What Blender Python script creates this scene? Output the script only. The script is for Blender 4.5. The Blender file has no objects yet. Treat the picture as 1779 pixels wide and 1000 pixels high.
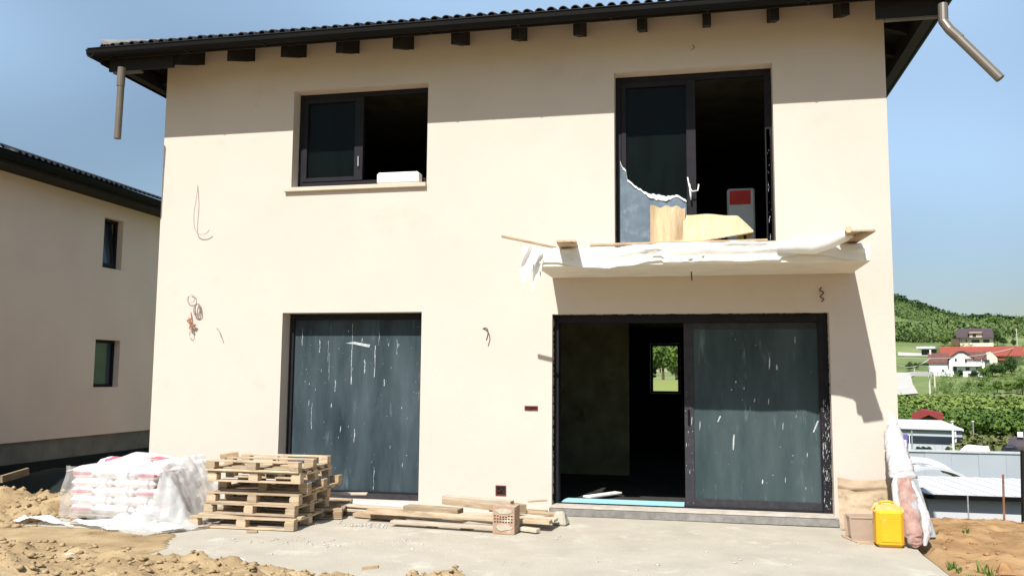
import bpy, math, random
import numpy as np
from mathutils import Vector, Matrix
R = math.radians
random.seed(7); rng = np.random.default_rng(7)
scn = bpy.context.scene
COL = scn.collection

# ------------------------------------------------------------------ camera
F_PX, PITCH, ROLL, YAW = 1514.2, 0.10115, 0.00787, -0.21096
CAM = np.array([-0.0263, -9.6, 1.5])
_fw = np.array([math.sin(YAW)*math.cos(PITCH), math.cos(YAW)*math.cos(PITCH), math.sin(PITCH)])
_r0 = np.array([math.cos(YAW), -math.sin(YAW), 0.0]); _u0 = np.cross(_r0, _fw)
_rt = _r0*math.cos(ROLL) + _u0*math.sin(ROLL); _up = np.cross(_rt, _fw)
cd = bpy.data.cameras.new('camera'); cam = bpy.data.objects.new('camera', cd); COL.objects.link(cam)
M = Matrix.Identity(4)
for i in range(3):
    M[i][0] = _rt[i]; M[i][1] = _up[i]; M[i][2] = -_fw[i]; M[i][3] = CAM[i]
cam.matrix_world = M
cd.sensor_width = 36; cd.lens = 36*F_PX/1779; cd.clip_start = 0.1; cd.clip_end = 9000
scn.camera = cam

# ------------------------------------------------------------------ light
SKYLOC = (1.74, -1.25, -.61)
SUN = Vector((-0.2, -1.0, 1.2)).normalized()
w = bpy.data.worlds.new('World'); scn.world = w; w.use_nodes = True
nt = w.node_tree; N = nt.nodes; L = nt.links; N.clear()
sky = N.new('ShaderNodeTexSky'); sky.sky_type = 'NISHITA'; sky.sun_disc = False
sky.sun_elevation = math.asin(SUN.z); sky.sun_rotation = math.atan2(SUN.x, SUN.y) % (2*math.pi)
sky.air_density = 1.25; sky.dust_density = 1.1; sky.ozone_density = 2.2; sky.altitude = 300
tc = N.new('ShaderNodeTexCoord'); mp = N.new('ShaderNodeMapping'); mp.inputs['Scale'].default_value = (1, 1, 2.2)
mp.inputs['Location'].default_value = SKYLOC
ns = N.new('ShaderNodeTexNoise'); ns.inputs['Scale'].default_value = 1.6; ns.inputs['Detail'].default_value = 1; ns.inputs['Roughness'].default_value = .45
rp = N.new('ShaderNodeValToRGB'); rp.color_ramp.elements[0].position = .34; rp.color_ramp.elements[1].position = .72
rp.color_ramp.elements[0].color = (0, 0, 0, 1); rp.color_ramp.elements[1].color = (.6, .6, .6, 1)
mx = N.new('ShaderNodeMixRGB'); mx.inputs[2].default_value = (8.6, 12.4, 17.0, 1)
bg = N.new('ShaderNodeBackground'); bg.inputs['Strength'].default_value = 0.054
wo = N.new('ShaderNodeOutputWorld')
L.new(tc.outputs['Generated'], mp.inputs[0]); L.new(mp.outputs[0], ns.inputs['Vector']); L.new(ns.outputs[0], rp.inputs[0])
L.new(rp.outputs[0], mx.inputs[0]); L.new(sky.outputs[0], mx.inputs[1]); L.new(mx.outputs[0], bg.inputs[0]); L.new(bg.outputs[0], wo.inputs[0])
sd = bpy.data.lights.new('sun', 'SUN'); so = bpy.data.objects.new('sun', sd); COL.objects.link(so)
sd.energy = 5.0; sd.angle = R(.5); sd.color = (1, .965, .91)
so.rotation_euler = SUN.to_track_quat('Z', 'Y').to_euler()
scn.view_settings.view_transform = 'Standard'; scn.view_settings.look = 'None'
scn.view_settings.gamma = 1; scn.view_settings.use_curve_mapping = False
scn.view_settings.exposure = 0.6
scn.render.engine = 'CYCLES'
scn.cycles.max_bounces = 8; scn.cycles.transparent_max_bounces = 16

# ------------------------------------------------------------------ measuring helpers: pixel of the photo -> place in the world
def ray(x, y): return _fw*F_PX + _rt*(x-889.5) - _up*(y-500)
def onY(x, y, Y=0.0):
    d = ray(x, y); return CAM + d*((Y-CAM[1])/d[1])
def onZ(x, y, z=0.0):
    d = ray(x, y); return CAM + d*((z-CAM[2])/d[2])
def onX(x, y, X):
    d = ray(x, y); return CAM + d*((X-CAM[0])/d[0])
def at(x, y, dist):
    d = ray(x, y)/F_PX; return CAM + d*dist

# ------------------------------------------------------------------ numpy noise
_perm = rng.random((256, 256))
def vnoise(x, y):
    xi = np.floor(x).astype(int); yi = np.floor(y).astype(int); fx = x-xi; fy = y-yi
    fx = fx*fx*(3-2*fx); fy = fy*fy*(3-2*fy)
    g = lambda a, b: _perm[a & 255, b & 255]
    return (g(xi, yi)*(1-fx)+g(xi+1, yi)*fx)*(1-fy) + (g(xi, yi+1)*(1-fx)+g(xi+1, yi+1)*fx)*fy
def fbm(x, y, o=4, s=1.0):
    r = 0; a = .5
    for i in range(o):
        r = r + a*(vnoise(x*s+17.3*i, y*s-9.1*i)*2-1); s *= 2.07; a *= .5
    return r

# ------------------------------------------------------------------ mesh builder
class MB:
    def __init__(s): s.v = []; s.f = []
    def add(s, vs, fs):
        n = len(s.v); s.v += [tuple(map(float, v)) for v in vs]; s.f += [tuple(i+n for i in f) for f in fs]; return s
    def box(s, a, b):
        x0, x1 = sorted((a[0], b[0])); y0, y1 = sorted((a[1], b[1])); z0, z1 = sorted((a[2], b[2]))
        return s.add([(x0,y0,z0),(x1,y0,z0),(x1,y1,z0),(x0,y1,z0),(x0,y0,z1),(x1,y0,z1),(x1,y1,z1),(x0,y1,z1)],
              [(0,3,2,1),(4,5,6,7),(0,1,5,4),(1,2,6,5),(2,3,7,6),(3,0,4,7)])
    def beam(s, a, b, wd, th, up=(0,0,1), roll=0):
        a = Vector(a); b = Vector(b); d = (b-a).normalized(); u = Vector(up)
        r = d.cross(u).normalized(); u = r.cross(d).normalized()
        if roll:
            q = Matrix.Rotation(roll, 3, d); r = q @ r; u = q @ u
        vs = []
        for p in (a, b):
            for i, j in ((-1,-1),(1,-1),(1,1),(-1,1)): vs.append(p + r*wd/2*i + u*th/2*j)
        return s.add(vs, [(0,1,2,3),(7,6,5,4),(0,4,5,1),(1,5,6,2),(2,6,7,3),(3,7,4,0)])
    def tube(s, pts, rad, n=10, cap=True):
        pts = [Vector(p) for p in pts]; rings = []
        rads = rad if hasattr(rad, '__len__') else [rad]*len(pts)
        prev = None
        for i, p in enumerate(pts):
            d = (pts[min(i+1, len(pts)-1)] - pts[max(i-1, 0)]).normalized()
            if prev is None:
                prev = d.cross(Vector((0,0,1)) if abs(d.z) < .9 else Vector((1,0,0))).normalized()
            prev = (prev - d*prev.dot(d)).normalized(); q = d.cross(prev)
            rings.append([p + (prev*math.cos(2*math.pi*k/n) + q*math.sin(2*math.pi*k/n))*rads[i] for k in range(n)])
        vs = [v for r in rings for v in r]; fs = []
        for i in range(len(pts)-1):
            for k in range(n):
                k2 = (k+1) % n; fs.append((i*n+k, i*n+k2, (i+1)*n+k2, (i+1)*n+k))
        if cap: fs += [tuple(reversed(range(n))), tuple(range((len(pts)-1)*n, len(pts)*n))]
        return s.add(vs, fs)
    def prism(s, poly, axis, a, b):
        # poly in the two remaining axes, extruded along axis from a to b
        def mk(p, t):
            return {'x': (t, p[0], p[1]), 'y': (p[0], t, p[1]), 'z': (p[0], p[1], t)}[axis]
        n = len(poly); vs = [mk(p, a) for p in poly] + [mk(p, b) for p in poly]
        return s.add(vs, [tuple(range(n)), tuple(reversed(range(n, 2*n)))] + [(i, (i+1) % n, n+(i+1) % n, n+i) for i in range(n)])
    def grid(s, P):
        a, b = P.shape[:2]
        return s.add(P.reshape(-1, 3), [(i*b+j, i*b+j+1, (i+1)*b+j+1, (i+1)*b+j) for i in range(a-1) for j in range(b-1)])
    def mesh(s, name, mat=None, smooth=False, bevel=0):
        m = bpy.data.meshes.new(name); m.from_pydata(s.v, [], s.f); m.update()
        import bmesh
        bm = bmesh.new(); bm.from_mesh(m)
        if bevel:
            bmesh.ops.bevel(bm, geom=bm.edges[:], offset=bevel, segments=1, affect='EDGES')
        if len(bm.faces) < 30000: bmesh.ops.recalc_face_normals(bm, faces=bm.faces)
        bm.to_mesh(m); bm.free()
        if mat: m.materials.append(mat)
        if smooth: m.polygons.foreach_set('use_smooth', [True]*len(m.polygons))
        return m

def fast_mesh(name, V, Fq, mat, smooth=False):
    m = bpy.data.meshes.new(name); V = np.asarray(V, dtype=np.float32); Fq = np.asarray(Fq, dtype=np.int32)
    k = Fq.shape[1]
    m.vertices.add(len(V)); m.vertices.foreach_set('co', V.ravel())
    m.loops.add(Fq.size); m.loops.foreach_set('vertex_index', Fq.ravel())
    m.polygons.add(len(Fq)); m.polygons.foreach_set('loop_start', np.arange(len(Fq), dtype=np.int32)*k)
    m.polygons.foreach_set('loop_total', np.full(len(Fq), k, dtype=np.int32))
    if smooth: m.polygons.foreach_set('use_smooth', [True]*len(Fq))
    m.update(calc_edges=True); m.materials.append(mat); return m

def link(name, me, parent=None, loc=None, rot=None, scale=None, **tags):
    o = bpy.data.objects.new(name, me); COL.objects.link(o)
    if parent is not None: o.parent = parent
    if loc is not None: o.location = loc
    if rot is not None: o.rotation_euler = rot
    if scale is not None: o.scale = scale
    for k, v in tags.items():
        if v is not None: o[{'cat': 'category'}.get(k, k)] = v
    return o
def thing(name, label, cat, loc=(0,0,0), rz=0, group=None):
    return link(name, None, loc=tuple(map(float, loc)), rot=(0,0,rz), label=label, cat=cat, group=group)
def origin(o):
    v = Vector((0,0,0))
    while o is not None: v += o.location; o = o.parent
    return v
def part(name, mb, mat, parent, smooth=False, bevel=0, world=True, **tags):
    """mb in world coordinates; the mesh is stored relative to the parent (unrotated parents only) """
    if world and parent is not None:
        g = origin(parent); mb.v = [(x-g.x, y-g.y, z-g.z) for x, y, z in mb.v]
    return link(name, mb.mesh(name, mat, smooth, bevel), parent, **tags)
def solo(name, mb, mat, label, cat, group=None, smooth=False, bevel=0, kind=None):
    c = np.array(mb.v); base = ((c[:,0].min()+c[:,0].max())/2, (c[:,1].min()+c[:,1].max())/2, c[:,2].min())
    mb.v = [(x-base[0], y-base[1], z-base[2]) for x, y, z in mb.v]
    return link(name, mb.mesh(name, mat, smooth, bevel), None, loc=base, label=label, cat=cat, group=group, kind=kind)
def copy_tree(o, parent=None):
    c = o.copy(); COL.objects.link(c)
    if parent is not None: c.parent = parent
    for ch in [x for x in COL.objects if x.parent == o]: copy_tree(ch, c)
    return c


# ------------------------------------------------------------------ materials
def mat(name, col, rough=.8, var=.15, scale=6, bump=0, bscale=80, col2=None, metal=0, spec=.3, alpha=1, detail=6, stretch=None, dirt=None, ov=0):
    m = bpy.data.materials.new(name); m.use_nodes = True; t = m.node_tree; n = t.nodes; l = t.links
    b = n['Principled BSDF']; b.inputs['Roughness'].default_value = rough; b.inputs['Metallic'].default_value = metal
    b.inputs['Specular IOR Level'].default_value = spec; b.inputs['Alpha'].default_value = alpha
    co = n.new('ShaderNodeTexCoord'); mp = n.new('ShaderNodeMapping'); l.new(co.outputs['Object'], mp.inputs[0])
    if stretch: mp.inputs['Scale'].default_value = stretch
    oi = n.new('ShaderNodeObjectInfo'); ad = n.new('ShaderNodeVectorMath'); ad.operation = 'SCALE'
    cb = n.new('ShaderNodeCombineXYZ')
    for i in range(3): l.new(oi.outputs['Random'], cb.inputs[i])
    l.new(cb.outputs[0], ad.inputs[0]); ad.inputs['Scale'].default_value = 37; 
    l.new(ad.outputs[0], mp.inputs['Location'])
    x = n.new('ShaderNodeTexNoise'); x.inputs['Scale'].default_value = scale; x.inputs['Detail'].default_value = detail; x.inputs['Roughness'].default_value = .6
    l.new(mp.outputs[0], x.inputs['Vector'])
    r = n.new('ShaderNodeValToRGB'); r.color_ramp.elements[0].position = .3; r.color_ramp.elements[1].position = .7
    c = np.array(col); c2 = np.array(col2) if col2 is not None else c*(1+var)
    c1 = c if col2 is not None else c*(1-var)
    r.color_ramp.elements[0].color = (*c1, 1); r.color_ramp.elements[1].color = (*c2, 1)
    l.new(x.outputs[0], r.inputs[0]); out = r.outputs[0]
    if dirt:   # (colour, scale, threshold)
        y = n.new('ShaderNodeTexNoise'); y.inputs['Scale'].default_value = dirt[1]; y.inputs['Detail'].default_value = 8; y.inputs['Roughness'].default_value = .65
        l.new(mp.outputs[0], y.inputs['Vector'])
        rr = n.new('ShaderNodeValToRGB'); rr.color_ramp.elements[0].position = dirt[2]; rr.color_ramp.elements[1].position = dirt[2]+.12
        l.new(y.outputs[0], rr.inputs[0]); mm = n.new('ShaderNodeMixRGB'); l.new(rr.outputs[0], mm.inputs[0]); l.new(out, mm.inputs[1]); mm.inputs[2].default_value = (*dirt[0], 1)
        out = mm.outputs[0]
    if ov:
        mr = n.new('ShaderNodeMapRange'); l.new(oi.outputs['Random'], mr.inputs['Value']); mr.inputs['To Min'].default_value = 1-ov; mr.inputs['To Max'].default_value = 1+ov*.35
        vm = n.new('ShaderNodeVectorMath'); vm.operation = 'SCALE'; l.new(out, vm.inputs[0]); l.new(mr.outputs[0], vm.inputs['Scale']); out = vm.outputs[0]
    l.new(out, b.inputs['Base Color'])
    if bump:
        z = n.new('ShaderNodeTexNoise'); z.inputs['Scale'].default_value = bscale; z.inputs['Detail'].default_value = 5
        l.new(mp.outputs[0], z.inputs['Vector']); bp = n.new('ShaderNodeBump'); bp.inputs['Strength'].default_value = bump; bp.inputs['Distance'].default_value = .01
        l.new(z.outputs[0], bp.inputs['Height']); l.new(bp.outputs[0], b.inputs['Normal'])
    return m

stucco = mat('stucco', (.565,.493,.428), .9, .03, 1.2, .5, 230, detail=8, dirt=((.54,.465,.395), 1.6, .58))
stucco2 = mat('stucco_neighbour', (.86,.68,.545), .9, .04, .9, .35, 220, detail=3)
reveal_m = stucco
concrete = mat('concrete', (.38,.345,.28), .92, .10, 2.2, .6, 70, detail=10, dirt=((.46,.43,.36), 2.6, .56))
conc_grey = mat('foundation_concrete', (.20,.19,.155), .9, .25, 2.5, .5, 60)
slab_paint = mat('balcony_render', (.70,.67,.58), .9, .08, 4, .3, 120)
darkwood = mat('dark_stained_wood', (.009,.007,.005), .7, .3, 8, .2, 60, stretch=(1,1,6))
blackmetal = mat('black_gutter_metal', (.004,.004,.004), .6, .2, 4, spec=.12)
tile_m = mat('dark_roof_tile', (.010,.011,.012), .6, .3, 9, .2, 90)
tile_cap = mat('ridge_tile', (.17,.165,.16), .7, .2, 9, .2, 90)
brownpipe = mat('brown_pipe', (.12,.10,.075), .4, .12, 6, spec=.5)
frame_m = mat('anthracite_frame', (.014,.013,.016), .6, .2, 10, spec=.15, dirt=((.07,.065,.06), 18, .68))  # frame colour darkened for the shaded parts, with dust specks
frame_dusty_lit = mat('dusty_lit_frame', (.036,.034,.039), .6, .25, 14, spec=.15, dirt=((.13,.12,.11), 26, .68))  # paler copy with sunlight put into the tone, dust specks on top
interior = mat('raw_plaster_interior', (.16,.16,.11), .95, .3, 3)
interior_dk = mat('interior_dark', (.018,.018,.018), .95, .3, 3)  # darkness of the rooms is put into this base colour
int_floor = mat('screed_floor', (.03,.028,.025), .95, .3, 3)  # floor tone lowered to carry the indoor shade
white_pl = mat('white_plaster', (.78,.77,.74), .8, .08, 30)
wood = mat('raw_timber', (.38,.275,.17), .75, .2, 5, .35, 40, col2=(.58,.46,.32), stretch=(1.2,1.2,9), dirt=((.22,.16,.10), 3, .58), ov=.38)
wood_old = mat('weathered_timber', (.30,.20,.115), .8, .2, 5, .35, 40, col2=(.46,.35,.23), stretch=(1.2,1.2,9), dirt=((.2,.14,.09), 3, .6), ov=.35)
wood_pale = mat('pale_timber', (.46,.37,.27), .75, .2, 5, .3, 40, col2=(.62,.53,.42), stretch=(1.2,1.2,7), ov=.25)
cardb = mat('cardboard', (.46,.33,.19), .85, .08, 5, .6, 12, col2=(.60,.46,.30), stretch=(6,1,1))
kraft = mat('kraft_paper', (.32,.235,.15), .85, .08, 3, .5, 12, col2=(.46,.36,.25), dirt=((.19,.13,.08), 3.4, .52))
brickm = mat('hollow_brick_clay', (.36,.24,.165), .9, .15, 12, .4, 60, dirt=((.5,.44,.36), 9, .52))
foam = mat('white_foam', (.82,.81,.76), .8, .03, 30, .2, 200)
yellow = mat('yellow_plastic', (.66,.35,.012), .5, .06, 5, .15, 40, spec=.4, dirt=((.66,.50,.30), 9, .58))
red_m = mat('red_box', (.13,.02,.02), .7, .1, 10)
rust = mat('rusty_steel', (.22,.10,.06), .8, .3, 20, .3, 60)
galv = mat('grey_steel', (.30,.31,.32), .5, .15, 20, metal=.3)
cablem = mat('cable_grey', (.34,.31,.27), .6, .1, 20)
cabledk = mat('cable_dark', (.08,.05,.04), .6, .2, 20)
cableor = mat('cable_rust', (.30,.12,.06), .6, .2, 20)
blackmem = mat('black_membrane', (.006,.008,.006), .75, .3, 8, .3, 30)
blue = mat('blue_foam_strip', (.30,.56,.64), .7, .08, 20)

def sheet_mat(name, col, alpha, rough=.35):
    m = mat(name, col, rough, .06, 6, .25, 25, spec=.5, alpha=alpha)
    m.node_tree.nodes['Principled BSDF'].inputs['Subsurface Weight'].default_value = 0
    t = m.node_tree; b = t.nodes['Principled BSDF']; tr = t.nodes.new('ShaderNodeBsdfTranslucent'); tr.inputs[0].default_value = (*col, 1)
    mi = t.nodes.new('ShaderNodeMixShader'); mi.inputs[0].default_value = .3
    t.links.new(b.outputs[0], mi.inputs[1]); t.links.new(tr.outputs[0], mi.inputs[2]); t.links.new(mi.outputs[0], t.nodes['Material Output'].inputs[0])
    return m
plastic = sheet_mat('white_polythene', (.86,.86,.84), 1)
wrap = sheet_mat('clear_wrap', (.88,.87,.85), .62)
torn = mat('torn_film', (.10,.135,.17), .55, .3, 5, .3, 20, spec=.4, dirt=((.17,.21,.25), 4, .5))
drapem = sheet_mat('slumped_film', (.74,.74,.72), .62, .2)
film_thin = sheet_mat('thin_film', (.84,.83,.81), .22, .15)
tubm = sheet_mat('pink_tub', (.60,.47,.37), .66)

def glass_mat(name, dust, dust2, alpha, rough=.3, scale=2.0):
    d2 = (np.array(dust2)*1.5).tolist()
    m = mat(name, dust, rough, .3, scale, col2=dust2, spec=.12, alpha=alpha, detail=8, stretch=(2.6,1,.55), dirt=(d2, 4.0, .60) if dust2[1] > .05 else None)
    return m
glass_dirty = glass_mat('dusty_glass', (.018,.030,.036), (.066,.090,.102), .94, .5, 1.5)
glass_dirty2 = glass_mat('dusty_glass_pale', (.026,.042,.046), (.066,.092,.095), .94, .5, 1.3)
glass_dark = glass_mat('dark_glass', (.001,.002,.002), (.003,.007,.006), .8, .3)
glass_n = mat('reflecting_glass', (.05,.08,.10), .06, .1, 2, spec=1, metal=.4)

def bag_material(end=True):
    m = mat('printed_bag', (.74,.71,.70), .55, .05, 9, .4, 14, spec=.4)
    t = m.node_tree; n = t.nodes; l = t.links; b = n['Principled BSDF']; src = b.inputs['Base Color'].links[0].from_socket
    co = n.new('ShaderNodeTexCoord'); sp = n.new('ShaderNodeSeparateXYZ'); l.new(co.outputs['Object'], sp.inputs[0])
    def step(sock, v, gt=True):
        k = n.new('ShaderNodeMath'); k.operation = 'GREATER_THAN' if gt else 'LESS_THAN'; l.new(sock, k.inputs[0]); k.inputs[1].default_value = v; return k.outputs[0]
    def mul(a, c):
        k = n.new('ShaderNodeMath'); k.operation = 'MULTIPLY'; l.new(a, k.inputs[0]); l.new(c, k.inputs[1]); return k.outputs[0]
    # red printed panel on the face that points along local -x end and across the top
    f1 = mul(step(sp.outputs[0], -.205, False), step(sp.outputs[2], .015))
    tp = mul(mul(step(sp.outputs[2], .062 if end else .0935), step(sp.outputs[0], .12, False)), step(sp.outputs[0], -.14))
    a = n.new('ShaderNodeMath'); a.operation = 'MAXIMUM'; l.new(tp, a.inputs[1])
    a.inputs[0].default_value = 0
    if end: l.new(f1, a.inputs[0])
    mm = n.new('ShaderNodeMixRGB'); l.new(a.outputs[0], mm.inputs[0]); l.new(src, mm.inputs[1]); mm.inputs[2].default_value = (.56,.12,.16,1)
    # small dark print near the seam of the long side
    mk = mul(step(sp.outputs[0], .16), step(sp.outputs[0], .185, False)); 
    mk2 = n.new('ShaderNodeMixRGB'); l.new(mk, mk2.inputs[0]); l.new(mm.outputs[0], mk2.inputs[1]); mk2.inputs[2].default_value = (.32,.27,.28,1)
    l.new(mk2.outputs[0], b.inputs['Base Color']); return m
bagm = bag_material(); bagm2 = bag_material(False)

# foliage, land
def leafm(name, a, b2): return mat(name, a, .75, .3, .5, col2=b2, spec=.15, detail=8)
leaf_a = leafm('leaf_dark', (.016,.036,.010), (.045,.085,.022))
leaf_b = leafm('leaf_mid', (.045,.09,.017), (.12,.185,.04))
leaf_c = leafm('leaf_light', (.08,.14,.025), (.15,.22,.05))
leaf_f = mat('far_wood_leaf', (.042,.08,.024), .8, .3, .018, col2=(.14,.195,.065), spec=.1, detail=9)
trunk_m = mat('bark', (.10,.07,.045), .9, .2, 8)

def ground_material():
    m = mat('loose_soil', (.22,.15,.078), .97, .15, 2.6, .8, 45, col2=(.42,.315,.18), spec=.1, detail=10, dirt=((.14,.088,.044), 5.5, .58))
    return m
soil = ground_material()
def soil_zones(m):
    """near-black tone in the hollow between the houses, redder soil right of the slab, dusty cream track in front of the bags"""
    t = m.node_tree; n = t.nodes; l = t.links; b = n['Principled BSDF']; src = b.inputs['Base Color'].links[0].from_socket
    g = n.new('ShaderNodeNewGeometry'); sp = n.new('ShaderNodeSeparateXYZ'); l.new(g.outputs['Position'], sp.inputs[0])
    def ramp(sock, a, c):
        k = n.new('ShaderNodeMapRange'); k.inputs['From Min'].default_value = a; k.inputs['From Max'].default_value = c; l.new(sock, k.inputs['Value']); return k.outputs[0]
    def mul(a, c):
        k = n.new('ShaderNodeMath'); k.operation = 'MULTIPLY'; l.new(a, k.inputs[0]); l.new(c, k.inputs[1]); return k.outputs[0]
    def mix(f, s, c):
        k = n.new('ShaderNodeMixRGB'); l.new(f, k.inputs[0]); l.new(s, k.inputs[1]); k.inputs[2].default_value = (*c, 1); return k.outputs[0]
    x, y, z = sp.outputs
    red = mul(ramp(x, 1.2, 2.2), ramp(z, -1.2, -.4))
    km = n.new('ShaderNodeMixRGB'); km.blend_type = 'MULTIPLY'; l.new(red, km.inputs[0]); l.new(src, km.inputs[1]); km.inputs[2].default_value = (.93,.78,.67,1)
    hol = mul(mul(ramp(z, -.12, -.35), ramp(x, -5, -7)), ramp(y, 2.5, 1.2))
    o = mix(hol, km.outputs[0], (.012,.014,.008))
    val = ramp(y, 12, 15)
    o = mix(val, o, (.20,.23,.07))
    val = mul(ramp(z, -1.4, -2.2), ramp(x, 1, 2))
    o = mix(val, o, (.10,.14,.045))
    l.new(o, b.inputs['Base Color'])
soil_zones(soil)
land = mat('far_meadow', (.085,.13,.04), .95, .3, .05, col2=(.20,.235,.095), spec=.1, detail=12, dirt=((.30,.28,.15), .035, .56))
road_m = mat('pale_road', (.42,.40,.36), .9, .08, .3)
clod_m = mat('earth_clod', (.22,.15,.08), .97, .2, 12, .4, 60, col2=(.42,.315,.18), spec=.1)

# ================================================================== SETTING: the ground
def H_far(X, Y):
    dx = X-CAM[0]; dy = Y-CAM[1]; r = np.hypot(dx, dy); az = np.degrees(np.arctan2(dx, dy))
    h = np.interp(r, [0, 13, 25, 60, 90, 140, 205, 300, 420, 700, 800, 1500, 4000], [-3.0,-3.0,-3.6,-4.2,-4.2,-3.0,1.6,12.5,24,46,48,40,20])
    k = np.interp(az, [-180,-30, 5, 11.8, 13.3, 14.2, 15.6, 18.3, 24, 60, 180], [.3,.9,1.40,1.27,1.0,.86,.72,.70,.66,.5,.3])
    far = np.clip((r-300)/350, 0, 1)
    h = h*(1-far) + far*(12 + (h-12)*k)
    h = h + np.clip((8-az)/5, 0, 1)*np.clip((az+60)/20, 0, 1)*np.clip((r-18)/24, 0, 1)*5.3
    h = h + fbm(X, Y, 3, 1/90.)*np.clip((r-150)/400, 0, 1)*7 + fbm(X, Y, 3, 1/14.)*.35*np.clip((r-20)/60, 0, 1)
    return h
def H(X, Y):
    far = H_far(X, Y)
    edge = np.interp(X, [-200, 2.15, 2.35, 6, 12], [10.5, 10.5, 2.05, 2.3, 2.5]) + fbm(X, Y, 2, .8)*.12
    d = np.maximum(Y-edge, 0); d = np.maximum(d, np.maximum(X-11, 0)); d = np.maximum(d, np.maximum(-X-30, 0)*.6)
    t = np.clip(d/2.6, 0, 1); t = t*t*(3-2*t)
    base = -.10 + 0*X
    rough = fbm(X, Y, 4, 1.3)*.10 + fbm(X+40, Y, 4, 7)*.045
    clod = np.maximum(fbm(X-20, Y+8, 3, 4.5), 0)*.16 + np.maximum(fbm(X+7, Y-3, 2, 11), 0)*.07
    # left mound in front of the hollow
    ml = np.exp(-((Y - (-.95 + .18*np.sin(X*2.1)))/.48)**2)*np.clip((-6.15-X)/.7, 0, 1)*(.05+.12*fbm(X, Y, 3, 1.7))
    # hollow between the two houses
    hol = np.clip((Y+.45)/.9, 0, 1)*np.clip((-6.75-X)/.7, 0, 1)*np.clip((X+30)/6, 0, 1)
    hol = hol*hol*(3-2*hol)
    # strip of loose soil thrown in front of the slab
    ey = np.interp(X, [-12,-5.85,-5.5,-4.8,-4.1,-3.5,-2.7,-1.6,-.6, 3], [-3.0,-3.05,-2.76,-2.83,-2.91,-2.99,-3.12,-3.05,-3.4,-3.6]) + fbm(X, Y, 3, 2.2)*.13
    fs = np.clip((ey-Y)/.30, 0, 1)
    # right bank
    rb = np.clip((X-1.86)/.15, 0, 1)
    left = np.clip((-6.3-X)/.5, 0, 1)*np.clip((Y+2.6)/.4, 0, 1)
    near = base + .135*fs + rb*(.085 - .075*np.clip(Y+.3, 0, 3)) + .11*left + ml - 1.45*hol + (rough*.8+clod)*np.clip(fs+rb*.45+left+ml*2, 0, 1) + .015*fbm(X, Y, 3, 3)
    cov = np.clip((-4.7-X+.5*fbm(X, Y, 2, 1.2))/.9, 0, 1)*np.clip((-1.98-Y)/.35, 0, 1)*np.clip((X+6.9)/.1, 0, 1)
    near = np.maximum(near, np.where(cov > .02, .006+.012*cov+.006*fbm(X, Y, 3, 4), -9))
    return near*(1-t) + far*t
def axis(lo, hi, a, b, fine, g):
    xs = list(np.arange(a, b, fine)); s = fine
    while xs[-1] < hi: s *= g; xs.append(xs[-1]+s)
    s = fine
    while xs[0] > lo: s *= g; xs.insert(0, xs[0]-s)
    return np.array(xs)
gx = axis(-45, 45, -10.5, 5.2, .042, 1.08); gy = axis(-40, 40, -4.1, 3.0, .038, 1.08)
GX, GY = np.meshgrid(gx, gy, indexing='ij'); GZ = H(GX, GY)
a_, b_ = GX.shape
idx = np.arange(a_*b_).reshape(a_, b_)
Fq = np.stack([idx[:-1,:-1], idx[1:,:-1], idx[1:,1:], idx[:-1,1:]], -1).reshape(-1, 4)
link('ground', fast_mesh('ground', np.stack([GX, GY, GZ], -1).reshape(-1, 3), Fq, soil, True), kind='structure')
# far land: polar sheet round the viewpoint, a little below the near sheet where they overlap
rr = [16.]
while rr[-1] < 5500: rr.append(rr[-1]*1.045)
rr = np.array(rr); aa = np.radians(np.concatenate([np.arange(-180, 5, 5), np.arange(5, 24, .35), np.arange(24, 181, 4)]))
RR, AA = np.meshgrid(rr, aa, indexing='ij'); PX = CAM[0]+RR*np.sin(AA); PY = CAM[1]+RR*np.cos(AA); PZ = H_far(PX, PY) - np.where(RR < 60, .25, 0)
inside = (np.abs(PX) < 44) & (np.abs(PY) < 39); PZ = np.where(inside, np.minimum(PZ, -3.5)-.3, PZ)
a_, b_ = PX.shape; idx = np.arange(a_*b_).reshape(a_, b_)
Fq = np.stack([idx[:-1,:-1], idx[:-1,1:], idx[1:,1:], idx[1:,:-1]], -1).reshape(-1, 4)
link('hills', fast_mesh('hills', np.stack([PX, PY, PZ], -1).reshape(-1, 3), Fq, land, True), kind='structure')

# concrete slab in front of the house
nx, ny = 120, 44
SX, SY = np.meshgrid(np.linspace(-6.95, 1.85, nx), np.linspace(-3.6, -.001, ny), indexing='ij')
SZ = fbm(SX, SY, 3, 1.1)*.006
SX2 = SX.copy(); SX2[-1,:] += fbm(SY[-1,:]*3, SY[-1,:], 2, 1)*.02
m = MB(); m.grid(np.stack([SX2, SY, SZ], -1))
m.add([(1.85,-3.6,0),(1.85,0,0),(1.85,0,-.3),(1.85,-3.6,-.3)], [(0,1,2,3)])
part('terrace', m, concrete, None, smooth=True, kind='structure')

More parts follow.
